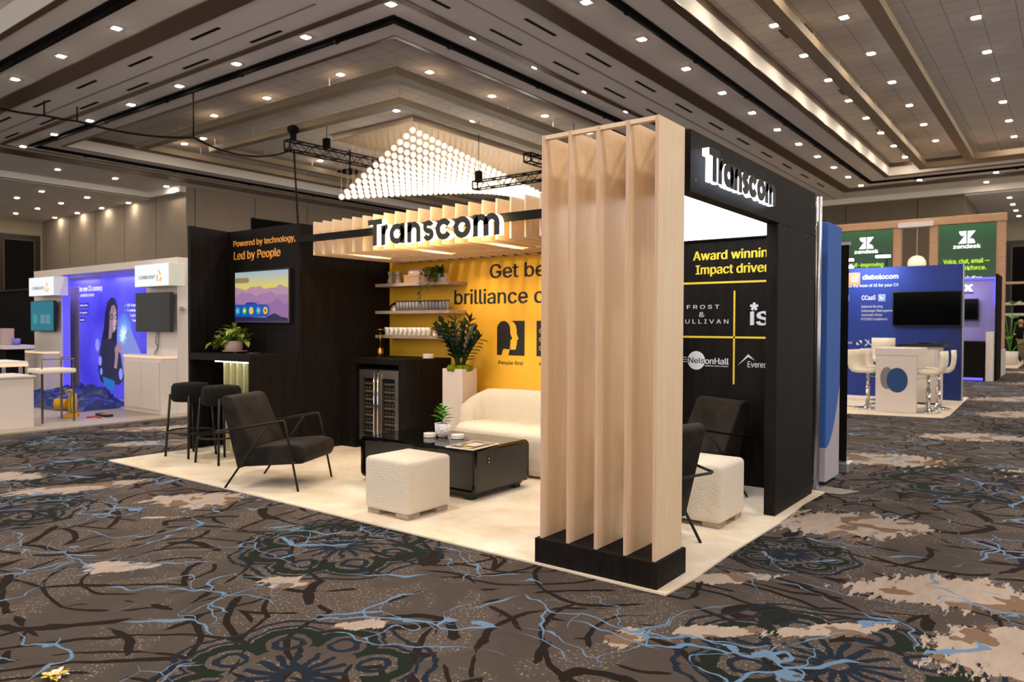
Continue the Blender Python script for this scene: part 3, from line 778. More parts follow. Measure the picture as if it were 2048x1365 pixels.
# tall planters
def zz_plant(label, cx, cy, sd):
    t = thing('tall_planter', label, 'planter', (cx, cy, 0), 0, 'tall white planters by the yellow wall')
    r = .15; a0 = PI / 4 + math.radians(4)
    g = MB(); pts = [(cx + math.cos(a0 + k * PI / 2) * r * 1.25, cy + math.sin(a0 + k * PI / 2) * r * 1.25) for k in range(4)]
    g.prism(pts, .925 - .012, lambda u, v, w: (u, v, .012 + w)); bmesh.ops.bevel(g.b, geom=g.b.edges[:], offset=.004, segments=1, affect='EDGES')
    obj('planter_box', g, 'white_paint', t)
    g = MB(); rn = random.Random(sd)
    for k in range(90):
        a = rn.uniform(0, 2 * PI); q = r * rn.uniform(0, .85) ; g.sphere((cx + q * math.cos(a), cy + q * math.sin(a), .925), rn.uniform(.02, .045), 7, 5)
    obj('moss', g, 'moss', t)['kind'] = 'stuff'
    lf, sm = MB(), MB()
    for s in range(12):
        a = s * 2.4 + sd; lean = rn.uniform(.10, .30) if s else .02; L = rn.uniform(.26, .46) if s > 2 else .5
        base = Vector((cx + .04 * math.cos(a), cy + .04 * math.sin(a), .93)); pts = []
        for i in range(9):
            u = i / 8; pts.append(base + Vector((math.cos(a) * lean * u ** 1.4, -abs(math.sin(a)) * lean * u ** 1.4 * .5, L * u * (1 - .18 * lean * u))))
        sm.tube(pts, [.012 * (1 - .6 * i / 8) for i in range(9)], 6)
        for i in range(2, 9):
            for sgn in (-1, 1):
                tg = (pts[min(i + 1, 8)] - pts[i - 1]).normalized(); sd_ = tg.cross(Vector((math.sin(a), -math.cos(a), .2))).normalized() * sgn
                lf.leaf(pts[i], sd_ * .8 + tg * .8, rn.uniform(.10, .14), .062, droop=.1)
        lf.leaf(pts[8], (pts[8] - pts[7]), .1, .045, droop=0)
    obj('leaves', lf, 'green_leaf', t); obj('stem', sm, 'green_leaf', t)
zz_plant('tall white planter with glossy dark green plant beside the wine cabinet', -3.53, 2.49, 4)
zz_plant('tall white planter with dark plant at the far right end of the sofa', -1.36, 2.58, 11)

# wine cabinet and fridge
wc = thing('wine_cabinet', 'black stained cabinet enclosing the wine fridge', 'cabinet', (-4.42, 2.4, 0))
obj('top', MB().box(-4.9295, -3.93, 2.06, 2.799, .955, 1.018, .002), 'black_wood', wc)
obj('side_panel', MB().box(-4.02, -3.93, 2.06, 2.799, .012, .955, .002), 'black_wood', wc)
obj('side_panel', MB().box(-4.9295, -4.70, 2.06, 2.799, .012, .955, .002), 'black_wood', wc)
wf = thing('wine_fridge', 'two-door steel wine fridge filled with bottles inside the black cabinet', 'fridge', (-4.35, 2.4, 0))
obj('body', MB().box(-4.675, -4.035, 2.14, 2.70, .06, .90), 'black_plastic', wf)
obj('kick_plate', MB().box(-4.67, -4.04, 2.12, 2.16, .012, .10), 'black_plastic', wf)
gm = Mat('fridge_glass'); gm.base((.02, .025, .025)).set(Roughness=.05, Transmission_Weight=.0, Alpha=.28)
for a, b, hx in ((-4.665, -4.375, -4.400), (-4.355, -4.045, -4.340)):
    fr = MB().box(a, b, 2.085, 2.118, .80, .89).box(a, b, 2.085, 2.118, .11, .16).box(a, a + .055, 2.085, 2.118, .16, .80).box(b - .055, b, 2.085, 2.118, .16, .80)
    dr = obj('door', fr, 'steel', wf)
    obj('door_glass', MB().box(a + .055, b - .055, 2.10, 2.106, .16, .80), gm.mat, dr)
    obj('handle', MB().tube([(hx, 2.06, .14), (hx, 2.06, .865)], .009, 10).tube([(hx, 2.06, .2), (hx, 2.085, .2)], .006, 6).tube([(hx, 2.06, .8), (hx, 2.085, .8)], .006, 6), 'chrome', dr)
    for k in range(7):
        z = .20 + k * .088
        obj('rack', MB().box(a + .057, b - .057, 2.120, 2.138, z, z + .018), 'pale_wood', wf)
bm0 = None
bot_m = plain('dark_bottle_glass', '1c241c', .1); foil = plain('bottle_foil', '8a8578', .35, .4)
for a in (-4.60, -4.29):
    for k in range(6):
        for j in range(4):
            x = a + j * .052; z = .245 + k * .088
            if bm0 is None:
                bm0 = obj('wine_bottle', MB().lathe([(0, 0), (.013, 0), (.013, .004), (0, .004)], (0, -.002, 0), 10, axis='y').lathe([(.019, 0), (.019, .0014), (0, .0014)], (0, .002, 0), 10, axis='y'), foil)
                tag(bm0, 'wine bottle lying on a rack behind the fridge glass', 'bottle', 'bottles in the wine fridge'); c = bm0
            else: c = bm0.copy(); COL.objects.link(c)
            c.location = (x, 2.134, z)

# table lamp and shelves with goods
lp = thing('brass_table_lamp', 'slim brass table lamp standing on the wine cabinet by the black wall', 'lamp', (-4.72, 2.45, 1.0185))
obj('base', MB().lathe([(.036, 0), (.038, .002), (.038, .098), (.034, .1), (0, .1)], (-4.72, 2.45, 1.0185), 26), 'brass', lp)
obj('stem', MB().tube([(-4.72, 2.45, 1.118), (-4.72, 2.45, 1.33)], .007, 10), 'brass', lp)
obj('lamp_shade', MB().lathe([(0, -.004), (.045, -.004), (.045, .006), (.02, .016), (0, .018)], (-4.72, 2.45, 1.33), 26), 'brass', lp)
for k, (z, lab) in enumerate(((1.83, 'top'), (1.515, 'middle'), (1.233, 'bottom'))):
    xr = -3.70 if k < 2 else -3.74
    tag(obj('wall_shelf', MB().box(-4.86, xr, 2.5, 2.799, z, z + .036, .002), 'shelf_wood'), lab + ' weathered wooden floating shelf on the yellow wall', 'shelf')
ZT, ZM, ZB = 1.8665, 1.5515, 1.2695
def vase(label, x, y):
    t = thing('marble_vase', label, 'vase', (x, y, ZT), 0, 'marble vases on the top shelf')
    obj('body', MB().lathe([(.032, 0), (.038, .003), (.040, .03), (.026, .08), (.030, .1), (0, .1)], (x, y, ZT), 24), 'marble', t)
    obj('cup', MB().lathe([(.026, .1), (.036, .115), (.038, .142), (.032, .142), (0, .12)], (x, y, ZT + .0005), 24), 'marble', t)
vase('mottled grey marble vase at the outer left end of the top shelf', -4.70, 2.6)
vase('mottled grey marble vase standing next to the wooden boxes', -4.58, 2.6)
b = thing('keepsake_box', 'large pale wooden box lying at the bottom of the pair on the top shelf', 'box', (-4.25, 2.63, ZT))
obj('body', MB().box(-4.44, -4.06, 2.55, 2.70, ZT, ZT + .07, .003), 'terracotta', b); obj('lid', MB().box(-4.444, -4.056, 2.546, 2.704, ZT + .0705, ZT + .092, .003), 'terracotta', b)
b = thing('keepsake_box', 'small pale box with white bow stacked on the larger wooden box', 'box', (-4.26, 2.63, ZT + .093))
obj('body', MB().box(-4.39, -4.13, 2.57, 2.68, ZT + .0925, ZT + .145, .003), 'clay', b); obj('lid', MB().box(-4.394, -4.126, 2.567, 2.683, ZT + .1455, ZT + .162, .003), 'terracotta', b)
obj('bow', MB().sphere((-4.33, 2.566, ZT + .118), .016, 10, 6, (1.6, .5, .8)), 'white_gloss', b)
hp = thing('trailing_plant', 'green trailing plant in a white pot hanging off the right end of the top shelf', 'plant', (-3.90, 2.62, ZT))
obj('pot', MB().lathe([(.04, 0), (.052, .002), (.062, .09), (.056, .09), (0, .08)], (-3.90, 2.62, ZT), 24), 'white_gloss', hp)
lf, sm = MB(), MB(); rn = random.Random(8)
for s in range(16):
    a = rn.uniform(0, 2 * PI); r = rn.uniform(.05, .1); y = 2.62 - abs(math.sin(a)) * r - .03; x = -3.90 + math.cos(a) * r
    dr = rn.choice((.05, .1, .18, .25, .34, .38)) if s % 2 else .04
    if dr > .12: y = min(y, 2.478)
    if s > 11: x -= .13
    pts = [Vector((-3.90, 2.62, ZT + .1)), Vector((x * .5 - 1.95, (y + 2.62) / 2, ZT + .17)), Vector((x, y, ZT + .12)), Vector((x, y - .01, ZT + .12 - dr * .5)), Vector((x + .01, y - .01, ZT + .1 - dr))]
    sm.tube(pts, .0018, 4)
    for i in range(26):
        u = i / 25 * 3.99; j = int(u); p = pts[j].lerp(pts[j + 1], u - j)
        lf.leaf(p, (rn.uniform(-1, 1), rn.uniform(-1, .3), rn.uniform(-.7, .6)), .036, .026, droop=.2, seg=3)
obj('leaves', lf, 'trail_leaf', hp)['kind'] = 'stuff'; obj('stem', sm, 'trail_leaf', hp)
# middle shelf: arch bookend and a row of dark striped tumblers
def archend(label, x, z, flip=1):
    t = thing('arch_bookend', label, 'bookend', (x, 2.6, z))
    for nm, r0, r1, mt in (('outer_arch', .068, .096, 'slot_black'), ('middle_arch', .042, .0675, 'terracotta'), ('inner_arch', .002, .0415, 'white_gloss')):
        g = MB(); g.ribbon(arc(x, z + .0, (r0 + r1) / 2 * 1.15, (r0 + r1) / 2, 0 if flip > 0 else PI / 2, PI / 2 if flip > 0 else PI, 14), (r1 - r0), .06, lambda u, v, w: (u, 2.57 + w, max(z, v)))
        obj(nm, g, mt, t)
archend('small rainbow arch bookend at the outer left of the middle shelf', -4.60, ZM, -1)
archend('small rainbow arch bookend at the right end of the bottom shelf', -4.0, ZB, 1)
cb = Mat('smoky_striped_tumbler'); xx, yy, zz = cb.xyz(cb.coord()); sn = cb.noise(cb.coord('Object', (40, 40, 3)), 2, 3)
cb.base(cb.mix(sn.gt(.5), lin('2c2c33'), lin('8d8b92'))).set(Roughness=.25)
c0 = None
for k in range(16):
    x = -4.565 + k * .0515
    if c0 is None:
        c0 = thing('tumbler', 'dark smoky striped tumbler in the packed row on the middle shelf', 'tumbler', (0, 0, 0), 0, 'striped tumblers on the middle shelf')
        obj('body', MB().lathe([(.022, 0), (.0245, .003), (.0252, .10), (0, .10)], n=16), cb.mat, c0, True)
        obj('lid', MB().lathe([(.0250, .1002), (.0248, .112), (0, .114)], n=16), 'black_plastic', c0, True); c = c0
    else: c = dup(c0)
    c.location = (x, 2.58, ZM)
c0 = None
for k in range(10):
    x = -4.738 + k * .0735
    if c0 is None:
        c0 = thing('paper_cup', 'small white cup with grey print in the row on the bottom shelf', 'cup', (0, 0, 0), 0, 'white cups on the bottom shelf')
        obj('cup_body', MB().lathe([(.024, 0), (.026, .001), (.034, .09), (.031, .09), (.024, .01), (0, .008)], n=20), 'white_gloss', c0, True)
        g = MB()
        for i in range(3): g.box(-.012, .012, -.0312 - .0011 * i, -.0290 - .001 * i, .03 + i * .014, .037 + i * .014)
        obj('printed_mark', g, 'grey_paint', c0, True); c = c0
    else: c = dup(c0)
    c.location = (x, 2.58, ZB)

# ================================================================ THE HALL
ZC, ZR = 7.6, 8.1
f = MB(); f.quad([(-46, -14, 0), (16, -14, 0), (16, 48, 0), (-46, 48, 0)])
struct('floor', f, 'ballroom_carpet')
COF = [(-26.5, -10.1, 7.85, 30.2), (-4.46, 14, -12, 30.2), (-26.5, -10.1, -12, 2.65)]
def holes(mb, xs, ys, test, z):
    xs, ys = sorted(set(xs)), sorted(set(ys))
    for a, b in zip(xs, xs[1:]):
        for c, d in zip(ys, ys[1:]):
            if test((a + b) / 2, (c + d) / 2): mb.quad([(a, c, z), (a, d, z), (b, d, z), (b, c, z)])
inc = lambda x, y, c: c[0] < x < c[1] and c[2] < y < c[3]
g = MB(); holes(g, [-33, 16] + [v for c in COF for v in c[:2]], [-14, 35.2] + [v for c in COF for v in c[2:]], lambda x, y: not any(inc(x, y, c) for c in COF), ZC)
for x0, x1, y0, y1 in COF:      # upstands of the recessed bays
    g.quad([(x0, y0, ZC), (x0, y1, ZC), (x0, y1, ZR), (x0, y0, ZR)]); g.quad([(x1, y0, ZC), (x1, y1, ZC), (x1, y1, ZR), (x1, y0, ZR)])
    g.quad([(x0, y0, ZC), (x1, y0, ZC), (x1, y0, ZR), (x0, y0, ZR)]); g.quad([(x0, y1, ZC), (x1, y1, ZC), (x1, y1, ZR), (x0, y1, ZR)])
struct('ceiling', g, 'ceiling_white')
g = MB()
for x0, x1, y0, y1 in COF: g.quad([(x0, y0, ZR), (x0, y1, ZR), (x1, y1, ZR), (x1, y0, ZR)])
struct('ceiling', g, 'tile')
def ring(mb, c, o0, o1, z0, z1):
    """rectangular frame around bay c between offsets o0 and o1 (outwards)"""
    x0, x1, y0, y1 = c
    a, b = max(o0, o1), min(o0, o1)
    mb.box(x0 - a, x0 - b, y0 - a, y1 + a, z0, z1).box(x1 + b, x1 + a, y0 - a, y1 + a, z0, z1)
    mb.box(x0 - b, x1 + b, y0 - a, y0 - b, z0, z1).box(x0 - b, x1 + b, y1 + b, y1 + a, z0, z1)
tr = MB()
ring(tr, COF[0], .0, .10, ZC - .015, ZC); ring(tr, COF[0], 1.38, 1.55, ZC - .02, ZC)
ring(tr, COF[1], 0, .2, ZC - .02, ZC); ring(tr, COF[2], 0, .14, ZC - .02, ZC)
ring(tr, COF[1], -.04, 0, ZR - .16, ZR)
ring(tr, COF[0], -.04, 0, ZR - .16, ZR)
tr.box(-6.87, -6.41, -14, 33.0, ZC - .03, ZC).box(-6.41, 16, 32.15, 33.0, ZC - .03, ZC)
tr.box(-33, -6.87, 4.38, 4.92, ZC - .03, ZC).box(-29.3, -28.4, 6.4, 35, ZC - .03, ZC)
struct('trim_1', tr, 'brown_trim')
tr = MB(); ring(tr, COF[0], .58, .86, ZC - .03, ZC - .001); ring(tr, COF[1], .81, 1.03, ZC - .03, ZC - .001); ring(tr, COF[2], .62, .92, ZC - .03, ZC - .001)
struct('trim_2', tr, 'slot_black')
tr = MB().box(-7.68, -7.63, -14, 35, ZC - .006, ZC).box(-33, -10.1, 5.72, 5.77, ZC - .006, ZC)
struct('trim_3', tr, 'grey_paint')
# pipes in the black tracks
for lab, pts in (('long black pipe hung in the track around the chandelier bay', [(-27.22, 30.9, ZC - .055), (-27.22, 7.13, ZC - .055), (-9.38, 7.13, ZC - .055), (-9.38, 30.9, ZC - .055)]),
                 ('long black pipe hung in the track beside the tiled bay on the right', [(-5.38, -12, ZC - .055), (-5.38, 31.1, ZC - .055), (12, 31.1, ZC - .055)]),
                 ('long black pipe hung in the track at upper left', [(-27, 3.42, ZC - .055), (-9.3, 3.42, ZC - .055)])):
    t = thing('rigging_pipe', lab, 'pipe', pts[0], 0)
    g = MB()
    for a, b in zip(pts, pts[1:]): g.tube([a, b], .035, 8)
    obj('pipe', g, 'slot_black', t)
    g = MB()
    for a, b in zip(pts, pts[1:]):
        n = int((Vector(b) - Vector(a)).length / 3.2)
        for i in range(n): p = Vector(a).lerp(Vector(b), (i + .5) / n); g.box(p.x - .05, p.x + .05, p.y - .05, p.y + .05, p.z - .05, ZC - .03)
    obj('clamp', g, 'slot_black', t)['kind'] = 'stuff'
# hung frames inside the bays
def hung_frame(label, x0, x1, y0, y1, wd=.30, h=.2, z=ZC):
    t = thing('hanging_ceiling_frame', label, 'ceiling frame', ((x0 + x1) / 2, (y0 + y1) / 2, z), 0, 'frames hung inside the ceiling bays')
    g = MB(); ring(g, (x0, x1, y0, y1), 0, -wd, z, z + h); obj('frame', g, 'olive_trim', t)
    g = MB()
    n = int((x1 - x0) / 2.2)
    for i in range(n + 1):
        x = x0 + .15 + (x1 - x0 - .3) * i / n
        for y in (y0 + .15, y1 - .15): g.tube([(x, y, z + h), (x, y, ZR)], .012, 5)
    n = int((y1 - y0) / 2.2)
    for i in range(1, n):
        y = y0 + (y1 - y0) * i / n
        for x in (x0 + .15, x1 - .15): g.tube([(x, y, z + h), (x, y, ZR)], .012, 5)
    obj('hanger_rods', g, 'white_paint', t)
hung_frame('outer champagne frame hung in the bay around the chandelier', -24.9, -11.78, 9.5, 28.6)
hung_frame('inner champagne frame hung directly around the chandelier', -23.2, -13.5, 11.3, 26.8)
hung_frame('outer champagne frame hung in the tiled bay at upper right', -3.27, 12, -10, 29.6)
hung_frame('inner champagne frame hung in the tiled bay at upper right', -1.66, 10.5, -8, 28.9)

# walls
ww = MB().box(-30.4, -30.3, 14.4, 35.2, 0, ZC); struct('wall_left', ww, 'hall_wall')
ww = MB().box(-46, -30.4, 14.4, 14.5, 0, ZC); struct('wall_left_return', ww, 'hall_wall')
ww = MB().box(-46, -45.9, -14, 14.4, 0, ZC); struct('wall_far_left', ww, plain('pale_wall_panel', 'a89b84', .8, 0, .05, 1))
ww = MB().box(-30.4, -2.3, 35.2, 35.3, 0, ZC); struct('wall_back', ww, 'hall_wall_dark')
ww = MB().box(-2.4, -2.3, 35.3, 46, 0, ZC); struct('wall_back_return', ww, 'hall_wall_dark')
ww = MB().box(-2.4, 16, 46, 46.1, 0, ZC); struct('wall_far_back', ww, M['pale_wall_panel'] if 'pale_wall_panel' in M else bpy.data.materials['pale_wall_panel'])
g = MB(); g.box(-46, -33, -14, 14.4, 7.3, 7.34).box(-33.3, -33, -14, 14.4, 7.28, ZC); struct('ceiling', g, 'ceiling_white')
g = MB(); g.box(-2.3, 16, 35.5, 46, 7.3, 7.34).box(-2.3, 16, 35.2, 35.5, 7.28, ZC); struct('ceiling', g, 'ceiling_white')
g = MB().box(-30.4, 16, 34.9, 35.2, 7.35, ZC).box(-33, -30.3, 14.1, 14.4, 7.35, ZC); struct('trim_4', g, 'ceiling_white')
def big_door(name, ax, at, a, b, top):
    """dark doorway niche; ax 'x' lies in a wall x=at, 'y' in a wall y=at"""
    bx = (lambda m_, u0, u1, z0, z1, d0, d1: m_.box(at + d0, at + d1, u0, u1, z0, z1)) if ax == 'x' else (lambda m_, u0, u1, z0, z1, d0, d1: m_.box(u0, u1, at - d1, at - d0, z0, z1))
    g = MB(); bx(g, a, b, 0, top, .0, .12); dr = struct(name, g, plain(name + '_brown', '241c18', .4))
    g = MB(); i = .28
    for u0, u1, z0, z1 in ((a + i, b - i, top - i - .06, top - i), (a + i, a + i + .06, 0, top - i), (b - i - .06, b - i, 0, top - i)): bx(g, u0, u1, z0, z1, .12, .16)
    obj('door_frame', g, 'brown_trim', dr)
    g = MB(); bx(g, a + i + .06, b - i - .06, 0, top - i - .06, .12, .125); obj('door_leaf', g, 'black_cloth', dr)
big_door('door_1', 'x', -45.9, 12.1, 14.25, 6.45)
big_door('door_2', 'y', 46.0, -1.45, 2.2, 6.2)
g = MB().box(-30.29, -30.25, 17.7, 20.2, 5.3, 6.6); tag(obj('dark_wall_panel', g, 'slot_black'), 'dark rectangular panel high on the taupe wall above the slogan', 'wall panel')

# recessed downlights
dl_m = glow('downlight_lens', (1.0, .86, .66), DL_STRENGTH)
dlr = plain('downlight_trim', 'd8cfc2', .4)
def downlights(group, label, pts, z, s=.13, first=[None]):
    for x, y in pts:
        if first[0] is None:
            t = thing('downlight', label, 'ceiling light', (0, 0, 0), 0, group)
            obj('trim_ring', MB().box(-.12, .12, -.12, .12, -.012, -.004).box(-.10, .10, -.10, .10, -.014, -.012), dlr, t, True)
            obj('lens', MB().box(-.072, .072, -.072, .072, -.019, -.015), dl_m, t, True); first[0] = t
        else: t = dup(first[0]); t['label'] = label; t['group'] = group
        t.location = (x, y, z)
downlights('downlights left of the tiled bay', 'square downlight in a ceiling row left of the long black pipe at right', [(-5.85, 6.5 + 2.29 * k) for k in range(12)] + [(-8.68, 8.85 + 2.28 * k) for k in range(10)], ZC)
downlights('downlights above the far wall', 'square downlight in the row close to the far taupe wall', [(-3.6 + 2.7 * k, 31.85) for k in range(4)] + [(-1.4 + 2.5 * k, 34.0) for k in range(3)], ZC)
downlights('downlights in front of the chandelier bay', 'square downlight in the ceiling row in front of the chandelier bay', [(-8.92 - 2.68 * k, 6.62 + .05 * k) for k in range(8)], ZC)
downlights('downlights at upper left', 'square downlight in the ceiling strip at the upper left corner', [(-11.7 - 2.7 * k, 4.0) for k in range(6)], ZC)
downlights('downlights along the left wall', 'small square downlight in the rows above the left taupe wall', [(-27.35, 9.3 + 2.24 * k) for k in range(9)] + [(-30.9, 9.34 + 2.24 * k) for k in range(3)], ZC)
downlights('downlights in the tiled bay beside its outer frame', 'square downlight between the bay edge and the outer hung frame at upper right', [(-3.73, 11.0 + 2.28 * k) for k in range(9)], ZR)
downlights('downlights in the tiled bay between the frames', 'bright square downlight between the two hung frames at upper right', [(-2.38, 11.1 + 2.65 * k) for k in range(7)], ZR)
downlights('downlights in the middle of the tiled bay', 'square downlight on the tiled ceiling inside the inner frame at upper right', [(-.1, 12.95 + 2.5 * k) for k in range(7)] + [(2.2, 15.5 + 2.5 * k) for k in range(6)], ZR)
downlights('downlights in the chandelier bay', 'square downlight on the raised ceiling around the chandelier', [(-14.05, 9.66), (-17.42, 9.72), (-20.38, 9.82), (-12.0, 10.94), (-11.96, 13.52), (-11.87, 16.11), (-11.81, 18.74), (-24.7, 11.22), (-14.3, 12.24), (-14.2, 15.24), (-15.28, 12.9), (-19.55, 12.6), (-23.4, 11.2), (-15.0, 21.5), (-22.9, 16.0)], ZR)
downlights('downlights over the left alcove', 'small square downlight over the left alcove behind the tall doorway', [(-35.0, 10.3 + 1.9 * k) for k in range(3)] + [(-37.8, 10.3 + 1.9 * k) for k in range(3)] + [(-40.6, 10.3 + 1.9 * k) for k in range(3)] + [(-43.4, 10.3 + 1.9 * k) for k in range(3)], 7.3)
downlights('downlights over the right alcove', 'small square downlight over the alcove at the far right', [(-.75, 37.0 + 2.3 * k) for k in range(4)], 7.3)
# slot air vents
v0 = None
for gname, lab, pts, horiz in (('air slots right of the seam', 'narrow black air slot in the ceiling row right of the seam', [(-7.25, 6.9 + 2.37 * k) for k in range(11)], 0), ('air slots left of the seam', 'narrow black air slot in the ceiling row left of the seam', [(-8.15, 6.9 + 2.37 * k) for k in range(11)], 0),
                               ('air slots at upper left', 'narrow black air slot in the front row of the upper left ceiling strip', [(-13.2 - 2.8 * k, 5.28) for k in range(5)], 1), ('air slots at upper left behind', 'narrow black air slot in the rear row of the upper left ceiling strip', [(-12.3 - 2.8 * k, 6.15) for k in range(6)], 1)):
    for p in pts:
        if v0 is None: v0 = obj('air_slot', MB().box(-.04, .04, -.55, .55, -.008, -.001), 'slot_black'); c = v0
        else: c = v0.copy(); COL.objects.link(c)
        c.location = (*p, ZC); c.rotation_euler = (0, 0, PI / 2 * horiz); tag(c, lab, 'air vent', gname)
for k, (x, y) in enumerate(((-3.45, 13.9), (-3.45, 19.2), (-3.5, 24.4), (-3.5, 28.8))):
    tag(obj('ceiling_grille', MB().box(x - .3, x + .3, y - .3, y + .3, ZR - .012, ZR - .001), 'brown_trim'), 'brown square ceiling grille beside the outer hung frame', 'air vent', 'brown ceiling grilles')

# chandelier of glass globes
cd = thing('chandelier', 'huge rectangular chandelier of glowing glass globes hung in a wave over the booths', 'chandelier', (-17.2, 18.5, 8.0))
obj('canopy', MB().box(-19.25, -15.3, 13.65, 23.6, 7.93, 8.09), plain('canopy_plate', 'c9b79f', .3, .3, .03), cd)
gl = Mat('glass_globe'); gl.base((1, .95, .88)).set(Roughness=.15)
lw = gl.nt.nodes.new('ShaderNodeLayerWeight'); lw.inputs[0].default_value = .35
fac = S(gl.nt, lw.outputs['Facing']); e = (fac.rsub(1.0)).m('POWER', 2.4) * 1.15 + .2
gl.b.inputs['Emission Color'].default_value = (1.0, .86, .68, 1); gl.nt.links.new(e.k, gl.b.inputs['Emission Strength'])
NX, NY = 13, 32
gp = []
for j in range(NY):
    for i in range(NX):
        u, v = i / (NX - 1), j / (NY - 1)
        z = (1 - u) * (7.70 - 1.33 * v - .25 * math.sin(PI * v) * 0) + u * (5.90 + 1.75 * v - .15 * v * v)
        gp.append((-15.5 - .293 * i, 13.85 + .303 * j, z + .02))
gp.sort(key=lambda p: (p[0] - CP.x) ** 2 + (p[1] - CP.y) ** 2 - 4 * p[0] * 0)
g0 = None
for x, y, z in gp[:100]:
    if g0 is None: g0 = obj('globe', MB().sphere((0, 0, 0), .102, 16, 10), gl.mat, cd, True); c = g0
    else: c = g0.copy(); COL.objects.link(c)
    c.location = (x + 17.2, y - 18.5, z - 8.0)
g = MB()
for p in gp[100:]: g.sphere(p, .102, 12, 8)
obj('globe_mass', g, gl.mat, cd)['kind'] = 'stuff'
g = MB()
for x, y, z in gp: g.tube([(x, y, z + .1), (x, y, 7.93)], .007, 4, False)
cm = plain('brass_cord', 'c6a884', .3, .6); obj('suspension_rods', g, cm, cd)['kind'] = 'stuff'
for y in (15.5, 19.5, 22.5):
    l = bpy.data.lights.new('chandelier_light', 'POINT'); l.energy = 250; l.color = (1, .87, .72); l.shadow_soft_size = .5
    o = bpy.data.objects.new('chandelier_light', l); COL.objects.link(o); o.location = (-17.3, y, 5.6)

# trusses
def truss(label, p0, p1, s=.30, hoist=()):
    p0, p1 = Vector(p0), Vector(p1); t = thing('lighting_truss', label, 'truss', p0)
    d = (p1 - p0).normalized(); n = Vector((-d.y, d.x, 0)) * s / 2; u = Vector((0, 0, s / 2)); L = (p1 - p0).length
    g = MB()
    for a, b in ((1, 1), (1, -1), (-1, 1), (-1, -1)): g.tube([p0 + n * a + u * b, p1 + n * a + u * b], .024, 6)
    obj('chords', g, 'slot_black', t)
    g = MB(); k = int(L / .3)
    for i in range(k):
        q0, q1 = p0 + d * L * i / k, p0 + d * L * (i + 1) / k; sg = 1 if i % 2 else -1
        for a in (1, -1): g.tube([q0 + n * a + u * sg, q1 + n * a - u * sg], .012, 4)
        for a in (1, -1): g.tube([q0 + u * a + n * sg, q1 + u * a - n * sg], .012, 4)
    for q in (p0, p1):
        for a, b in (((1, 1), (1, -1)), ((-1, 1), (-1, -1)), ((1, 1), (-1, 1)), ((1, -1), (-1, -1))): g.tube([q + n * a[0] + u * a[1], q + n * b[0] + u * b[1]], .024, 6)
    obj('lattice', g, 'slot_black', t)
    for h in hoist:
        q = p0 + d * L * h
        hb = obj('chain_hoist', MB().box(q.x - .11, q.x + .11, q.y - .09, q.y + .09, q.z + s / 2, q.z + s / 2 + .34, .03).tube([(q.x, q.y, q.z + .4), (q.x, q.y, ZR)], .012, 6), 'slot_black', t)
truss('black box truss hanging left of the chandelier', (-17.95, 10.8, 7.0), (-17.75, 14.3, 7.0), .3, (.42,))
truss('black box truss hanging in front of the chandelier near the birch column', (-14.12, 15.35, 6.0), (-9.2, 15.3, 6.0), .26, (.03,))
truss('second black box truss crossing behind the birch column', (-11.6, 14.8, 6.5), (-11.6, 20, 6.5), .26, (.5,))
for lab, x, y in (('dark projector mount hung from the chandelier bay ceiling, nearer one', -20.5, 15.5), ('dark projector mount hung from the chandelier bay ceiling, farther one', -20.8, 21.0)):
    t = thing('projector_mount', lab, 'projector mount', (x, y, 7.3))
    obj('pole', MB().tube([(x, y, 7.3), (x, y, ZR)], .03, 8), 'slot_black', t); obj('plate', MB().box(x - .35, x + .35, y - .3, y + .3, 7.22, 7.32, .02), 'slot_black', t)
moving = thing('moving_head_light', 'dark round stage light standing on the left truss', 'stage light', (-17.93, 11.02, 7.16))
obj('head', MB().sphere((-17.93, 11.02, 7.52), .18, 14, 10, (1, 1.1, .8)), 'slot_black', moving); obj('yoke', MB().box(-18.01, -17.85, 10.94, 11.10, 7.16, 7.42, .03), 'slot_black', moving)
# cables
def sag(p0, p1, s, n=14):
    p0, p1 = Vector(p0), Vector(p1); return [p0.lerp(p1, i / n) - Vector((0, 0, s * 4 * (i / n) * (1 - i / n))) for i in range(n + 1)]
cb_ = thing('power_cable', 'black power cable slung under the ceiling from the upper left to the truss', 'cable', (-17, 8, 6.5))
P = [(-18.31, 3.16, 6.4), (-18.12, 4.02, 6.4), (-18.0, 4.71, 6.4), (-17.18, 7.28, 6.4), (-18.3, 11.3, 7.0)]
g = MB()
for (a, b), s in zip(zip(P, P[1:]), (.02, .01, .12, .35)): g.tube(sag(a, b, s), .028, 7)
obj('cable', g, 'slot_black', cb_)
g = MB()
for p, tz in zip(P[1:4], (6.75, 6.75, ZC)): g.tube([p, (p[0], p[1], tz)], .022, 6)
obj('hanger', g, 'slot_black', cb_)
t = thing('power_cable', 'black power cable dropping from the left truss to the black closet wall', 'cable', (-18.3, 11.3, 7.0))
obj('cable', MB().tube([(-18.3, 11.32, 7.0), (-18.28, 11.4, 5.5), (-18.15, 11.4, 4.0), (-18.05, 11.35, 2.6), (-18.0, 11.3, 0.02)], .03, 7), 'slot_black', t)

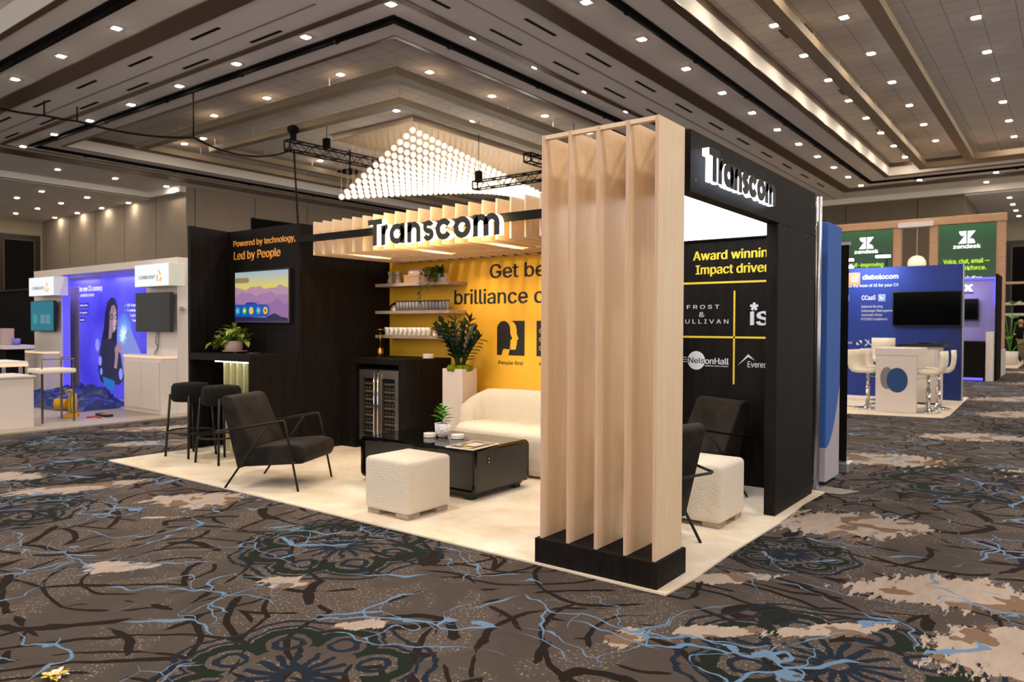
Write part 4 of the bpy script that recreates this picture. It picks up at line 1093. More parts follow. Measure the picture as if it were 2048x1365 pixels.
# ================================================================ BOOTH AT THE LEFT (white columns, violet back wall)
g = MB().box(-19, -8.85, -2.5, 5.0, .001, .022)
pf = Mat('grey_plank_floor'); n = pf.noise(pf.coord('Object', (1, 9, 1)), 2.5, 4); pf.base(pf.mix(n, lin('8f8578'), lin('b5a996'))).set(Roughness=.5)
tag(obj('booth_floor', g, pf.mat), 'greyish plank flooring of the white and violet booth on the left', 'flooring')
wb = thing('white_booth_frame', 'white booth portal with two columns and a header around the violet wall', 'booth wall', (-12, 2.7, 0))
obj('column', MB().box(-10.14, -9.205, 2.45, 3.0, .022, 2.29, .005), 'white_paint', wb)
obj('column', MB().box(-14.53, -13.29, 2.45, 2.60, .022, 2.29, .005), 'white_paint', wb)
obj('header', MB().box(-14.53, -9.205, 2.45, 3.0, 2.29, 2.41, .005), 'white_paint', wb)
obj('bracket', MB().box(-9.205, -9.10, 2.50, 2.58, 1.62, 1.66), 'white_paint', wb)
# violet lit wall
vw = thing('violet_lightbox_wall', 'violet backlit wall picturing a woman with glasses and long dark hair', 'display wall', (-12.8, 3.05, 0))
def mk_violet():
    a = Mat('violet_fabric_print'); x, y, z = a.xyz(a.coord('Generated')); n = a.noise(a.coord('Object', (1, 1, 1)), .9, 2)
    c = a.ramp(n, [(.3, lin('3a2fd0')), (.7, lin('6a62ff'))]); a.base((.02, .02, .2)); a.nt.links.new(c, a.b.inputs['Emission Color']); a.b.inputs['Emission Strength'].default_value = .85; return a.mat
obj('panel', MB().box(-14.9, -12.985, 3.02, 3.12, .03, 2.27), mk_violet(), vw); obj('panel', MB().box(-12.97, -10.7, 3.02, 3.12, .03, 2.30), bpy.data.materials['violet_fabric_print'], vw)
def at(y0): return lambda u, v, w: (1.707 + (u - 1.707) * .906, y0 - w, 1.378 + (v - 1.378) * .906)    # artwork scaled to the panel
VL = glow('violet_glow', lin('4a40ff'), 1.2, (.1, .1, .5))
FV = at(3.018)
def vp(name, pts, c, s, k=0): return obj(name, MB().prism(pts, .002, at(3.018 - .003 * k)), glow(name + '_print', c, s, (0, 0, 0)), vw)
cx = -14.02
vp('swoosh', [(-14.9, .9), (-14.4, 1.05), (-13.6, 1.9), (-13.1, 1.55), (-13.0, .6), (-13.9, .2), (-14.6, .4)], lin('5f57f5'), .9)
vp('hair', [(cx - .52, .62), (cx - .48, 1.0), (cx - .36, 1.3), (cx - .30, 1.62), (cx - .20, 1.84), (cx - .02, 1.94), (cx + .14, 1.90), (cx + .24, 1.72), (cx + .22, 1.35), (cx + .18, .9), (cx + .16, .6)], lin('14102e'), 1, 1)
vp('sweater', [(cx - .62, .45), (cx - .52, .92), (cx - .38, 1.06), (cx - .08, 1.16), (cx + .10, 1.02), (cx + .32, .86), (cx + .40, .62), (cx + .52, .30), (cx + .30, .16), (cx - .3, .14), (cx - .52, .2)], lin('232640'), 1, 2)
vp('face', [(cx - .10, 1.38), (cx - .08, 1.62), (cx - .0, 1.76), (cx + .12, 1.78), (cx + .20, 1.68), (cx + .21, 1.52), (cx + .23, 1.45), (cx + .20, 1.40), (cx + .19, 1.30), (cx + .10, 1.22), (cx + .02, 1.22), (cx - .02, 1.10), (cx - .14, 1.08), (cx - .12, 1.25)], lin('9a7684'), 1, 3)
vp('cheek', [(cx + .06, 1.38), (cx + .10, 1.62), (cx + .18, 1.66), (cx + .20, 1.48), (cx + .17, 1.28), (cx + .08, 1.26)], lin('c9a9b6'), 1, 4)
gz = MB()
for q in (cx + .02, cx + .18): gz.ribbon([(q + .055 * math.cos(2 * PI * t / 14), 1.535 + .05 * math.sin(2 * PI * t / 14)) for t in range(14)], .016, .002, at(3.001), True)
gz.ribbon([(cx - .1, 1.56), (cx - .03, 1.55)], .014, .002, at(3.001)); obj('glasses', gz, glow('glasses_print', lin('1a1430'), 1, (0, 0, 0)), vw)
vp('lips', [(cx + .12, 1.345), (cx + .17, 1.36), (cx + .20, 1.345), (cx + .16, 1.325)], lin('7a3f58'), 1, 5)
vp('hand', [(cx + .10, .50), (cx + .16, .72), (cx + .14, .90), (cx + .22, .96), (cx + .34, 1.0), (cx + .46, 1.05), (cx + .40, .96), (cx + .50, .92), (cx + .38, .88), (cx + .44, .80), (cx + .30, .82), (cx + .26, .66), (cx + .22, .48)], lin('a5808e'), 1, 5)
vp('sheet', [(cx + .38, .95), (cx + .72, 1.36), (cx + 1.2, .8), (cx + 1.1, .3), (cx + .5, .3), (cx + .42, .6)], lin('7f8fd8'), 1, 1)
SPK = [(cx + .50 + .42 * math.cos(2 * PI * t / 30), 1.16 + .52 * math.sin(2 * PI * t / 30)) for t in range(30)]
def mk_spark():
    a = Mat('spark_print'); x, y, z = a.xyz(a.coord('Generated')); r = (((x - .5) * (x - .5) + (z - .5) * (z - .5)).m('SQRT')) * 2.0
    c = a.ramp(r, [(0, (1, 1, 1)), (.18, lin('d8ecff')), (.5, lin('6f9cf5')), (.98, lin('4d48ee'))]); a.base((0, 0, 0)); a.nt.links.new(c, a.b.inputs['Emission Color']); a.b.inputs['Emission Strength'].default_value = .95; return a.mat
obj('radial_glow', MB().prism(SPK, .002, at(3.018 - .003 * .5)), mk_spark(), vw)
vp('spark', [(cx + .50 + (.17 if t % 2 else .05) * math.cos(2 * PI * t / 18), 1.16 + (.20 if t % 2 else .05) * math.sin(2 * PI * t / 18)) for t in range(18)], lin('bfe6ff'), 1.3, 6)
vp('tablet', [(cx - .42, .30), (cx + .12, .22), (cx + .08, -.02 + .06), (cx - .30, .06)], lin('1f74c4'), .9, 3)
for k, (u, v, r) in enumerate(((cx - .50, .62, .07), (cx - .62, .95, .09), (cx + .40, .38, .08), (cx - .45, .4, .05))):
    vp('bubble', [(u + r * math.cos(2 * PI * t / 16), v + r * 1.5 * math.sin(2 * PI * t / 16)) for t in range(16)], lin('8f95ff'), 1, 6 + k * .2)
WP = glow('white_print', (.9, .92, 1), 1.0, (0, 0, 0))
lettering('is the new CX currency', -15.64, -14.45, 2.09, 2.20, FV, WP, vw, .002, .03)
lettering('CX, seamless service', -15.62, -14.82, 1.975, 2.05, FV, WP, vw, .002, .0)
for k, (z, t, a) in enumerate(((1.74, 'utilization', -15.06), (1.585, 'of agents', -15.09), (1.43, 'care', -15.22))):
    vp('caption_box', [(-15.5, z), (a, z), (a, z + .10), (-15.5, z + .10)], lin('3c33c0'), .8, 1); lettering(t, -15.48, a - .04, z + .03, z + .07, at(3.010), WP, vw, .002, .0)
for k, t in enumerate(('CX Transformation', 'Contact Center', 'Integrated Tech', 'AI-Powered Tools')):
    z = 1.74 - .10 * k; lettering(t, -13.40, -12.55, z, z + .05, FV, WP, vw, .002, .03)
    vp('bullet', [(-13.49, z), (-13.46, z), (-13.46, z + .03), (-13.49, z + .03)], lin('39c6e8'), 1, 1)
for a in (-15.6, -14.0): area('violet_light', (a + 1.9, 2.9, 2.25), .9, 14, (.30, .26, 1.0), .1)
obj('violet_cast_sheet', MB().box(-13.289, -13.285, 2.47, 2.59, .03, 2.28), VL, wb)  # violet light on the white column's inner face, put in as a glowing sheet
# roll-up banner beside it
rb = thing('rollup_banner', 'pale grey roll-up banner standing in front of the violet wall', 'banner', (-14.0, 2.85, .022))
gb = Mat('grey_banner'); x_, y_, z_ = gb.xyz(gb.coord()); n = gb.noise(gb.coord('Object', (5, 1, 2)), 1.5, 3); gb.base(gb.mix(n, lin('8a8098'), lin('b3a8b6')))
obj('sheet', MB().box(-14.14, -13.39, 2.80, 2.805, .1, 2.08), gb.mat, rb); obj('base_case', MB().box(-14.15, -13.38, 2.77, 2.9, .022, .1, .01), 'silver', rb); obj('top_bar', MB().box(-14.145, -13.385, 2.79, 2.81, 2.08, 2.10), 'silver', rb)
# sign boxes
def lightbox(label, x0, x1, z0, z1, y):
    t = thing('lightbox_sign', label, 'sign', ((x0 + x1) / 2, y + .2, z0), 0, 'white lightbox signs')
    obj('box', MB().box(x0, x1, y, 2.451, z0, z1, .004), plain('sign_shell', 'e2e3d6', .5), t)
    f = obj('lit_face', MB().box(x0 + .004, x1 - .004, y - .006, y - .0005, z0 + .004, z1 - .004), glow('sign_face', (.93, .97, 1.0), .92, (.08, .08, .08)), t)
    w = x1 - x0; h = z1 - z0
    lettering('CONDUENT', x0 + w * .13, x0 + w * .62, z0 + h * .34, z0 + h * .49, front(y - .0065), 'black_vinyl', f, .001, .012)
    lg = MB(); P_ = lambda pts: [(x0 + w * a, z0 + h * b) for a, b in pts]
    lg.prism(P_([(.70, .76), (.73, .55), (.78, .42), (.78, .60)]), .001, front(y - .0065)).prism(P_([(.66, .22), (.70, .20), (.70, .50), (.66, .52)]), .001, front(y - .0065)).prism(P_([(.73, .24), (.78, .40), (.82, .36), (.78, .18)]), .001, front(y - .0065))
    obj('logo', lg, glow('sign_orange', lin('f29a3c'), .9), f)
lightbox('larger white lightbox sign reading CONDUENT on the right white column', -9.99, -8.975, 1.96, 2.30, 2.20)
lightbox('smaller looking white lightbox sign reading CONDUENT on the left white column', -14.09, -13.0, 1.905, 2.25, 2.21)
def wall_tv(label, x0, x1, z0, z1, y, mt, ang=0):
    t = thing('television', label, 'television', ((x0 + x1) / 2, y, (z0 + z1) / 2), ang); w, h = (x1 - x0) / 2, (z1 - z0) / 2
    obj('casing', MB().box(-w, w, -.03, .02, -h, h, .005), 'black_plastic', t, True); obj('screen', MB().box(-w + .015, w - .015, -.033, -.0305, -h + .02, h - .015), mt, t, True)
    obj('wall_mount', MB().box(-.2, .2, .02, .115, -.15, .15), 'black_metal', t, True); return t
wall_tv('switched-off black television on the right white column', -10.20, -9.13, 1.27, 1.875, 2.335, 'tv_glass')
tl = wall_tv('television showing a teal screen on the left white column', -14.30, -13.26, 1.243, 1.82, 2.335, glow('teal_screen', lin('0b7f93'), .75, (0, 0, 0)))
for k, (a, c) in enumerate(((-.40, '2f9f9a'), (-.06, '7a88a8'), (.18, '4f9aa0'))): obj('tile', MB().box(a, a + .2, -.0345, -.0335, -.14, .03), glow('tile_%d' % k, lin(c), .8, (0, 0, 0)), tl, True)
g = MB().tube([(-9.75, 2.42, 1.28), (-9.82, 2.43, 1.1), (-9.72, 2.42, 1.02), (-9.80, 2.4, .95), (-9.75, 2.38, .916)], .006, 5).tube([(-9.70, 2.42, 1.28), (-9.73, 2.43, 1.08), (-9.74, 2.4, .918)], .006, 5)
tag(obj('television_cable', g, 'black_plastic'), 'thin dark cables dangling below the switched-off television', 'cable')
def cabinet(label, x0, x1, y0, y1, h):
    t = thing('storage_cabinet', label, 'cabinet', ((x0 + x1) / 2, (y0 + y1) / 2, .022))
    obj('body', MB().box(x0, x1, y0, y1, .022, h - .03, .004), 'white_paint', t)
    obj('top', MB().box(x0 - .01, x1 + .01, y0 - .01, y1, h, h + .01), 'white_gloss', t)
    obj('light_edge', MB().box(x0 - .005, x1 + .005, y0 - .005, y1, h - .03, h - .0005), glow('warm_edge', (1, .56, .34), 1.15, (.2, .15, .12)), t)
    m_ = (x0 + x1) / 2
    for a, b, hx in ((x0 + .04, m_ - .005, m_ - .05), (m_ + .005, x1 - .04, m_ + .05)):
        d = obj('door', MB().box(a, b, y0 - .016, y0 - .0005, .09, h - .09, .003), 'white_paint', t); obj('knob', MB().sphere((hx, y0 - .028, .45), .013, 8, 6), 'white_gloss', d)
cabinet('white two-door cabinet with glowing edge under the switched-off television', -10.37, -9.21, 2.2, 2.449, .90)
cabinet('white cabinet with glowing edge under the teal television', -14.53, -13.4, 2.2, 2.449, .87)
# counters and stool
t = thing('reception_counter', 'plain white low counter cut off by the left picture edge', 'counter', (-9.6, -.5, .022)); obj('body', MB().box(-9.95, -9.22, -1.6, .49, .022, .68, .004), 'white_paint', t); obj('top', MB().box(-9.97, -9.20, -1.62, .51, .68, .705, .003), 'white_paint', t)
t = thing('lit_edge_table', 'white table with glowing orange edge behind the low counter at far left', 'table', (-11, 0, .022))
obj('top', MB().box(-11.5, -10.66, -1.6, .94, .80, .83), 'white_gloss', t); obj('light_edge', MB().box(-11.49, -10.655, -1.59, .945, .755, .80), bpy.data.materials['warm_edge'], t)
for x in (-11.4, -10.75):
    for y in (-.4, .85): obj('leg', MB().box(x, x + .04, y, y + .04, .022, .755), 'silver', t)
t = thing('bar_ledge', 'pale grey bar ledge holding boxes in front of the teal television', 'counter', (-15.5, 2.0, .022)); obj('top', MB().box(-18.5, -13.4, 1.55, 2.05, .93, 1.0, .004), 'white_paint', t)
for x in (-18, -13.9): obj('support', MB().box(x, x + .3, 1.65, 1.95, .022, .93), 'black_cloth', t)
for lab, x, wd, h, m_ in (('upright pale box on the bar ledge under the teal television', -14.25, .32, .30, 'clay'), ('flat pale box on the bar ledge left of the upright box', -14.75, .42, .09, 'white_paint'), ('small violet tinted cup at the right end of the bar ledge', -13.65, .10, .12, 'violet'), ('second violet tinted cup beside the bar ledge end', -13.50, .10, .12, 'violet')):
    nm = 'gift_box' if 'box' in lab else 'cup'
    g = MB().box(x, x + wd, 1.7, 1.9, 1.0005, 1.0 + h, .01) if nm == 'gift_box' else MB().lathe([(.04, 0), (.05, h), (0, h)], (x, 1.8, 1.0005), 14)
    tag(obj(nm, g, plain('violet_cup', '7a72c8', .4) if m_ == 'violet' else m_), lab, nm.replace('_', ' '))
t = thing('counter_chair', 'cream seated counter stool with slim metal legs at the left', 'stool', (-9.70, .88, .022))
obj('seat', MB().box(-9.92, -9.46, .66, 1.12, .70, .765, .02), 'cream_leather', t)
for a, b in ((-9.90, .68), (-9.90, 1.08), (-9.50, .68), (-9.50, 1.08)): obj('leg', MB().box(a, a + .022, b, b + .022, .022, .70), 'dark_steel', t)
obj('backrest_bar', MB().tube([(-9.49, .69, .70), (-9.49, .69, .90), (-9.49, 1.09, .90), (-9.49, 1.09, .70)], .011, 6).tube([(-9.89, 1.09, .70), (-9.89, 1.09, .90), (-9.49, 1.09, .90)], .011, 6), 'dark_steel', t)
# deflated blue fabric, blower, tools
import mathutils
g = MB(); rn = random.Random(2)
bmesh.ops.create_grid(g.b, x_segments=110, y_segments=60, size=.5)
for v in g.b.verts:
    u, w_ = v.co.x * 2, v.co.y * 2
    x = -11.9 + u * 1.2 + w_ * -.2; y = 2.0 + w_ * .55 + u * .12
    n = mathutils.noise.fractal(Vector((x * 2.2, y * 2.2, 3)), 1, 2, 4); rd = abs(mathutils.noise.noise(Vector((x * 4 + 3, y * 5, 1))))
    e = max(0, 1 - abs(u) ** 4) * max(0, 1 - abs(w_) ** 4)
    v.co = (x + n * .1, y + n * .12, .024 + e ** .6 * (.17 + .12 * n + .20 * rd + .06 * math.sin(u * 5)))
for q in g.b.faces: q.smooth = True
tag(obj('deflated_fabric', g, plain('blue_nylon', '1b3078', .45, 0, .15, 6)), 'heap of deflated dark blue nylon fabric on the plank floor', 'fabric heap')
bl = thing('air_blower', 'yellow round air blower with green rim lying before the blue fabric', 'blower', (-9.98, 1.28, .022), math.radians(58)); bl.scale = (.9, .9, .9)
obj('housing', MB().lathe([(0, -.05), (.12, -.05), (.175, -.035), (.188, 0), (.175, .035), (.1, .05), (0, .05)], (0, 0, .215), 30, axis='x'), plain('yellow_plastic', 'e0a818', .4), bl, True)
obj('rim', MB().lathe([(.187, -.006), (.195, -.006), (.195, .006), (.187, .006)], (0, 0, .215), 30, axis='x'), plain('green_rim', '2f8a2a', .5), bl, True)
YP = bpy.data.materials['yellow_plastic']
obj('inlet', MB().lathe([(0, -.26), (.085, -.26), (.09, -.2), (.08, -.05), (0, -.05)], (0, 0, .215), 24, axis='x'), YP, bl, True)
obj('foot', MB().box(-.12, .08, -.13, -.09, 0.0005, .06, .01).box(-.12, .08, .09, .13, 0.0005, .06, .01).box(-.06, .02, -.13, .13, .03, .07, .01), YP, bl, True)
obj('handle', MB().tube([(-.08, 0, .38), (-.1, 0, .43), (-.03, 0, .44), (0, 0, .40)], .018, 8), YP, bl, True)
t = thing('hand_tool', 'black tool with yellow stripe lying right of the yellow blower', 'tool', (-9.75, 1.62, .022)); obj('body', MB().box(-9.9, -9.55, 1.55, 1.66, .0225, .06, .01), 'black_plastic', t); obj('grip', MB().box(-9.68, -9.6, 1.545, 1.665, .0605, .066), YP, t)
tag(obj('cable_tie', MB().tube([(-9.7, 1.35, .03), (-9.6, 1.42, .045), (-9.5, 1.46, .03)], .012, 6), plain('red_plastic', 'b8322c', .4)), 'small red handled tool on the plank floor by the blower', 'tool')
# dark partition at far left
t = thing('dark_partition', 'long dark partition wall behind the bar ledge at the far left', 'partition', (-22, 4.6, 0)); obj('panel', MB().box(-30, -16.6, 4.6, 4.7, 0, 2.3), 'black_cloth', t); obj('cap_rail', MB().box(-30, -16.6, 4.58, 4.72, 2.3, 2.34), 'black_metal', t)

# ================================================================ BEHIND THE BOOTH AT THE RIGHT
t = thing('fabric_display', 'blue and white fabric covered display end standing behind the black booth', 'display', (-1.5, 3.5, 0))
bn = Mat('blue_banner_print'); x_, y_, z_ = bn.xyz(bn.coord('Object'))      # origin at the display's base
lim = (y_ + .24) * (y_ + .24) * 2.6 + .33
nn = bn.noise(bn.coord('Object', (6, 6, 1)), 2, 3); bn.base(bn.mix((z_ - lim).lt(0.0), bn.mix(nn, lin('2552a4'), lin('3566b4')), lin('b3aab2'))).set(Roughness=.7)
g = MB().box(-.075, .0, 3.26, 3.72, .03, 2.29, .008); obj('fabric_cover', g, bn.mat, t)
obj('back_fabric', MB().box(-3.0, -.0755, 3.45, 3.47, .03, 2.27), plain('grey_fabric', '77777f', .8, 0, .15, 3), t)
g = MB()
for z in (.62, 1.25, 1.275, 2.20, 2.25): g.box(-3.0, -.076, 3.40, 3.43, z, z + .016)
obj('frame_rail', g, 'silver', t)
t = thing('banner_pole', 'upright grey aluminium pole standing right behind the black booth corner', 'pole', (-.03, 3.08, 0)); obj('tube', MB().tube([(-.03, 3.08, .012), (-.03, 3.08, 2.48)], .024, 12), 'silver', t); obj('base_plate', MB().box(-.35, .0, 2.98, 3.2, .0065, .012), 'silver', t)
t = thing('black_drape_frame', 'narrow black backing panel behind the black booth wall', 'panel', (-1, 2.93, 0)); obj('drape', MB().box(-3, -.045, 2.90, 2.96, .012, 2.39), 'black_cloth', t)
t = thing('rollup_banner', 'black roll-up banner with silver case behind the blue fabric display', 'banner', (-.45, 4.05, 0)); obj('sheet', MB().box(-.86, -.012, 4.05, 4.056, .1, 2.16), 'black_cloth', t)
obj('base_case', MB().box(-.88, .03, 3.95, 4.15, .002, .1, .012), 'silver', t); obj('top_bar', MB().box(-.87, .0, 4.04, 4.07, 2.16, 2.19), 'silver', t)

# ================================================================ BLUE BOOTH AT THE RIGHT
g = MB(); g.prism([(-3.1, 8.75), (-.1, 9.40), (.12, 9.45), (.16, 9.9), (.05, 13.6), (-3.1, 13.6)], .0105, lambda u, v, w: (u, v, .001 + w))
tag(obj('booth_carpet', g, 'cream_carpet'), 'cream carpet square under the blue booth with white stools', 'carpet')
t = thing('blue_back_wall', 'royal blue printed booth wall with orange square logo and white service list', 'display wall', (-1.5, 12.65, 0))
bp = Mat('blue_print'); x_, y_, z_ = bp.xyz(bp.coord()); d = ((x_ - .9) * .7 + z_ * .55).m('FRACT')
bp.base(bp.mix(((x_ + z_ * -.8)).gt(.25), lin('15328a'), lin('112a72'))).set(Roughness=.6)
obj('panel', MB().box(-3.05, .03, 12.62, 12.74, .012, 2.57), bp.mat, t); obj('edge_trim', MB().box(.0305, .045, 12.60, 12.75, .012, 2.58), 'silver', t)
FB = front(12.618); WV = 'white_vinyl'
def D(s, a, b, c, d_, bold=.02, mt=WV, **k): return lettering(s, a, b, c, d_, FB, mt, t, .003, bold, **k)
obj('logo_square', MB().box(-1.97, -1.75, 12.612, 12.6195, 2.24, 2.48), plain('orange_square', 'f08a5c', .5), t); lettering('d', -1.91, -1.81, 2.30, 2.42, front(12.61), WV, t, .003, .025)
D('diabolocom', -1.70, -1.06, 2.34, 2.43, .022); D('Make the most of AI for your CX', -2.06, -1.05, 2.19, 2.245, .01)
D('CCaaS', -1.71, -1.46, 1.93, 2.02, .02); sq_ = obj('phone_tile', MB().box(-1.41, -1.28, 12.614, 12.6195, 1.90, 2.04), plain('light_blue_tile', '8f9fd8', .5), t)
g = MB(); g.ribbon(arc(-1.335, 1.985, .035, .035, PI * .9, PI * 1.7, 8), .02, .002, front(12.612)); obj('phone_mark', g, WV, sq_)
obj('tile', MB().box(-1.98, -1.95, 12.614, 12.6195, 1.92, 2.04), bpy.data.materials['light_blue_tile'], t)
for k, (s, b) in enumerate((('Inbound Routing', -1.33), ('Campaign Management', -1.10), ('Automatic Dialer', -1.33), ('PCI DSS Compliance', -1.24))):
    z = 1.775 - .083 * k; D(s, -1.715, b, z, z + .046, .0)
D('ORACLE', -2.15, -1.88, 1.05, 1.09, .03)
g = MB().prism([(-1.80, 1.03), (-1.74, 1.03), (-1.80, 1.09)], .003, FB).prism([(-1.76, 1.12), (-1.70, 1.12), (-1.70, 1.05)], .003, FB); obj('logo_mark', g, WV, t)
g = MB()
for a, b in (((-1.64, 1.14), (-1.58, 1.07)), ((-1.58, 1.07), (-1.64, 1.01)), ((-1.58, 1.07), (-1.52, 1.03)), ((-1.57, 1.13), (-1.58, 1.07))): g.ribbon([a, b], .018, .003, FB)
obj('hub_mark', g, WV, t)
tv_ = wall_tv('large switched-off television on the royal blue wall', -1.135, .028, 1.405, 2.075, 12.55, 'tv_glass')
for k, (x, z, lab) in enumerate(((-1.93, 2.72, 'bright clip-on arm light over the royal blue wall, upper left one'), (-1.93, 2.58, 'bright clip-on arm light over the royal blue wall, lower left one'), (-1.27, 2.76, 'bright clip-on arm light over the royal blue wall, right one'))):
    c = thing('arm_light', lab, 'light', (x, 12.3, z)); obj('arm', MB().tube([(x, 12.66, 2.5), (x, 12.6, z + .08), (x, 12.3, z + .05)], .012, 6), 'black_metal', c)
    obj('lamp_head', MB().box(x - .13, x + .13, 12.22, 12.34, z + .015, z + .05, .005), 'black_metal', c); obj('lens', MB().box(x - .12, x + .12, 12.21, 12.34, z - .025, z + .014), glow('cool_flood', (.86, .94, 1), 22), c)
area('wall_flood', (-1.6, 12.15, 2.66), .9, 14, (.85, .92, 1), .1, (math.radians(25), 0, 0))
t = thing('white_counter', 'square white demo counter with flat top in front of the blue wall', 'counter', (-.6, 10.3, .013))
obj('front_panel', MB().box(-.89, -.295, 9.80, 9.83, .013, .93, .003), 'white_paint', t); obj('body', MB().box(-.76, -.42, 9.831, 10.75, .013, .93, .003), 'white_paint', t); obj('top', MB().box(-.90, -.285, 9.79, 10.76, .9305, 1.045, .004), 'white_paint', t)
g = MB(); g.prism([(-.72 + .10 * math.cos(2 * PI * k / 30), .56 + .18 * math.sin(2 * PI * k / 30)) for k in range(30)], .0015, front(9.7995)); obj('grey_disc', g, 'silver', t)
g = MB(); g.prism([(-.57 + .155 * math.cos(2 * PI * k / 30), .53 + .20 * math.sin(2 * PI * k / 30)) for k in range(30)], .0015, front(9.798)); obj('round_print', g, plain('navy_print', '1c4478', .5), t)
t = thing('white_display_cabinet', 'white cabinet with black top standing against the blue wall', 'cabinet', (-.5, 11.8, .013))
obj('body', MB().box(-.78, -.22, 11.5, 12.2, .04, 1.04, .003), 'white_paint', t); obj('top', MB().box(-.86, -.12, 11.42, 12.25, 1.04, 1.09, .003), 'black_satin', t); obj('plinth', MB().box(-.76, -.24, 11.52, 12.18, .0125, .04), 'black_plastic', t)
obj('door', MB().box(-.74, -.26, 11.485, 11.4995, .07, 1.0, .003), 'white_paint', t)
tag(obj('round_tray', MB().lathe([(0, 0), (.12, 0), (.13, .02), (.0, .02)], (-.45, 11.75, 1.0905), 20), 'black_gloss'), 'low dark round tray on the black topped cabinet', 'tray')
def bar_chair(label, loc, rot):
    c = thing('swivel_bar_chair', label, 'bar chair', (0, 0, 0), 0, 'cream swivel bar chairs')
    obj('base', MB().lathe([(0, 0), (.20, 0), (.205, .008), (.12, .025), (.05, .045), (.035, .09), (0, .09)], n=30), 'chrome', c, True)
    obj('post', MB().tube([(0, 0, .085), (0, 0, .38)], .033, 14).tube([(0, 0, .38), (0, 0, .60)], .022, 12), 'chrome', c, True)
    obj('lever', MB().tube([(0, 0, .56), (.16, .08, .53)], .007, 6), 'chrome', c, True)
    g = MB(); path = [(.20, .655), (.10, .65), (-.06, .645), (-.15, .655), (-.195, .70), (-.215, .78), (-.222, .88), (-.215, .99)]
    g.ribbon(path, .075, .40, lambda u, v, w: (u, -.20 + w, v)); bmesh.ops.bevel(g.b, geom=[e for e in g.b.edges if len(e.link_faces) == 2 and e.calc_face_angle(0) > 1.0], offset=.022, segments=3, affect='EDGES')
    for q in g.b.faces: q.smooth = True
    obj('seat_shell', g, 'cream_leather', c, True)
    g = MB()
    for u in (-.0, .1): g.tube([(u, -.18, .688), (u, .18, .688)], .002, 4)
    obj('seam', g, 'clay', c, True); return put(c, loc, rot)
b0 = bar_chair('cream bar chair left of the white counter, nearest the black banner', (-1.06, 10.08, .013), math.radians(-20))
put(dup(b0), (-1.04, 10.85, .013), math.radians(-8), 'cream bar chair second from the front on the left of the white counter')
tall = put(dup(b0), (-1.17, 11.80, .013), math.radians(-84), 'cream bar chair with its wide back against the blue wall'); tall.scale = (1, 1, 1.18)
put(dup(b0), (-.17, 10.12, .013), PI, 'cream bar chair on the right of the white counter, nearer one')
put(dup(b0), (-.12, 10.85, .013), PI + .1, 'cream bar chair on the right of the white counter, farther one')
g = MB().tube([(-1.9, 10.3, .02), (-1.6, 10.5, .02), (-1.35, 10.2, .02), (-1.1, 10.4, .02)], .006, 5); tag(obj('floor_cable', g, 'black_plastic'), 'thin dark cable lying on the cream carpet of the blue booth', 'cable')
tag(obj('red_plug', MB().sphere((-1.62, 9.85, .035), .03, 10, 6, (1.3, 1, .7)), bpy.data.materials['red_plastic']), 'small red plug lying on the cream carpet of the blue booth', 'plug')

# ================================================================ LAVENDER BOOTH FURTHER BACK
t = thing('lavender_wall', 'lavender lit booth wall with black side and violet edge light', 'display wall', (-1.5, 21, 0))
LV = Mat('lavender_print'); n = LV.noise(LV.coord(), .8, 2); LV.base(LV.mix(n, lin('7a6fb8'), lin('9a92cc'))); obj('panel', MB().box(-4, .034, 21.0, 21.1, .0, 2.80), LV.mat, t)
obj('side_panel', MB().box(.034, .08, 19.6, 21.1, 0, 2.80), 'black_cloth', t)
VE = glow('violet_led', lin('4038ff'), 3.5, (.1, .1, .4))
obj('led_edge', MB().box(-4, -.04, 20.97, 20.998, 2.74, 2.79).box(-.07, -.041, 20.95, 20.99, 2.0, 2.74), VE, t)
area('lavender_light', (-1.2, 20.4, 2.7), 1.4, 16, (.7, .62, 1), .1)
wall_tv('switched-off television on the lavender wall', -1.5, -.45, 1.60, 2.20, 20.93, 'tv_glass')
t = thing('letter_sign', 'glowing white block letters px above the lavender booth', 'sign', (-.6, 19.0, 2.3)); lettering('px', -.84, -.42, 2.33, 2.50, front(19.0), glow('white_letter', (1, 1, 1), 1.3), t, .06, .026, refcap=.545)
obj('support_rail', MB().box(-2.5, -.40, 19.02, 19.06, 2.27, 2.30), 'black_metal', t)
for x in (-2.4,): obj('support_post', MB().box(x, x + .04, 19.02, 19.06, 0, 2.27), 'black_metal', t)
t = thing('black_demo_counter', 'black demo counter with violet light strip along its foot', 'counter', (-.4, 19.5, 0)); obj('body', MB().box(-.95, -.16, 19.2, 19.8, .0, 1.0, .004), 'black_cloth', t); obj('top', MB().box(-.97, -.155, 19.18, 19.82, 1.0, 1.04), 'black_satin', t)
obj('led_strip', MB().box(-.93, -.18, 19.18, 19.199, .02, .08), VE, t)
t = thing('white_side_panel', 'low white end panel at the right of the black demo counter', 'panel', (-.05, 19.6, 0)); obj('panel', MB().box(-.135, .03, 19.25, 20.4, 0, 1.28, .004), 'white_paint', t)
t = thing('white_side_panel', 'lower white panel further right beside the timber post', 'panel', (.05, 21.5, 0)); obj('panel', MB().box(.02, .06, 21.2, 23.2, 0, .75, .004), 'white_paint', t)

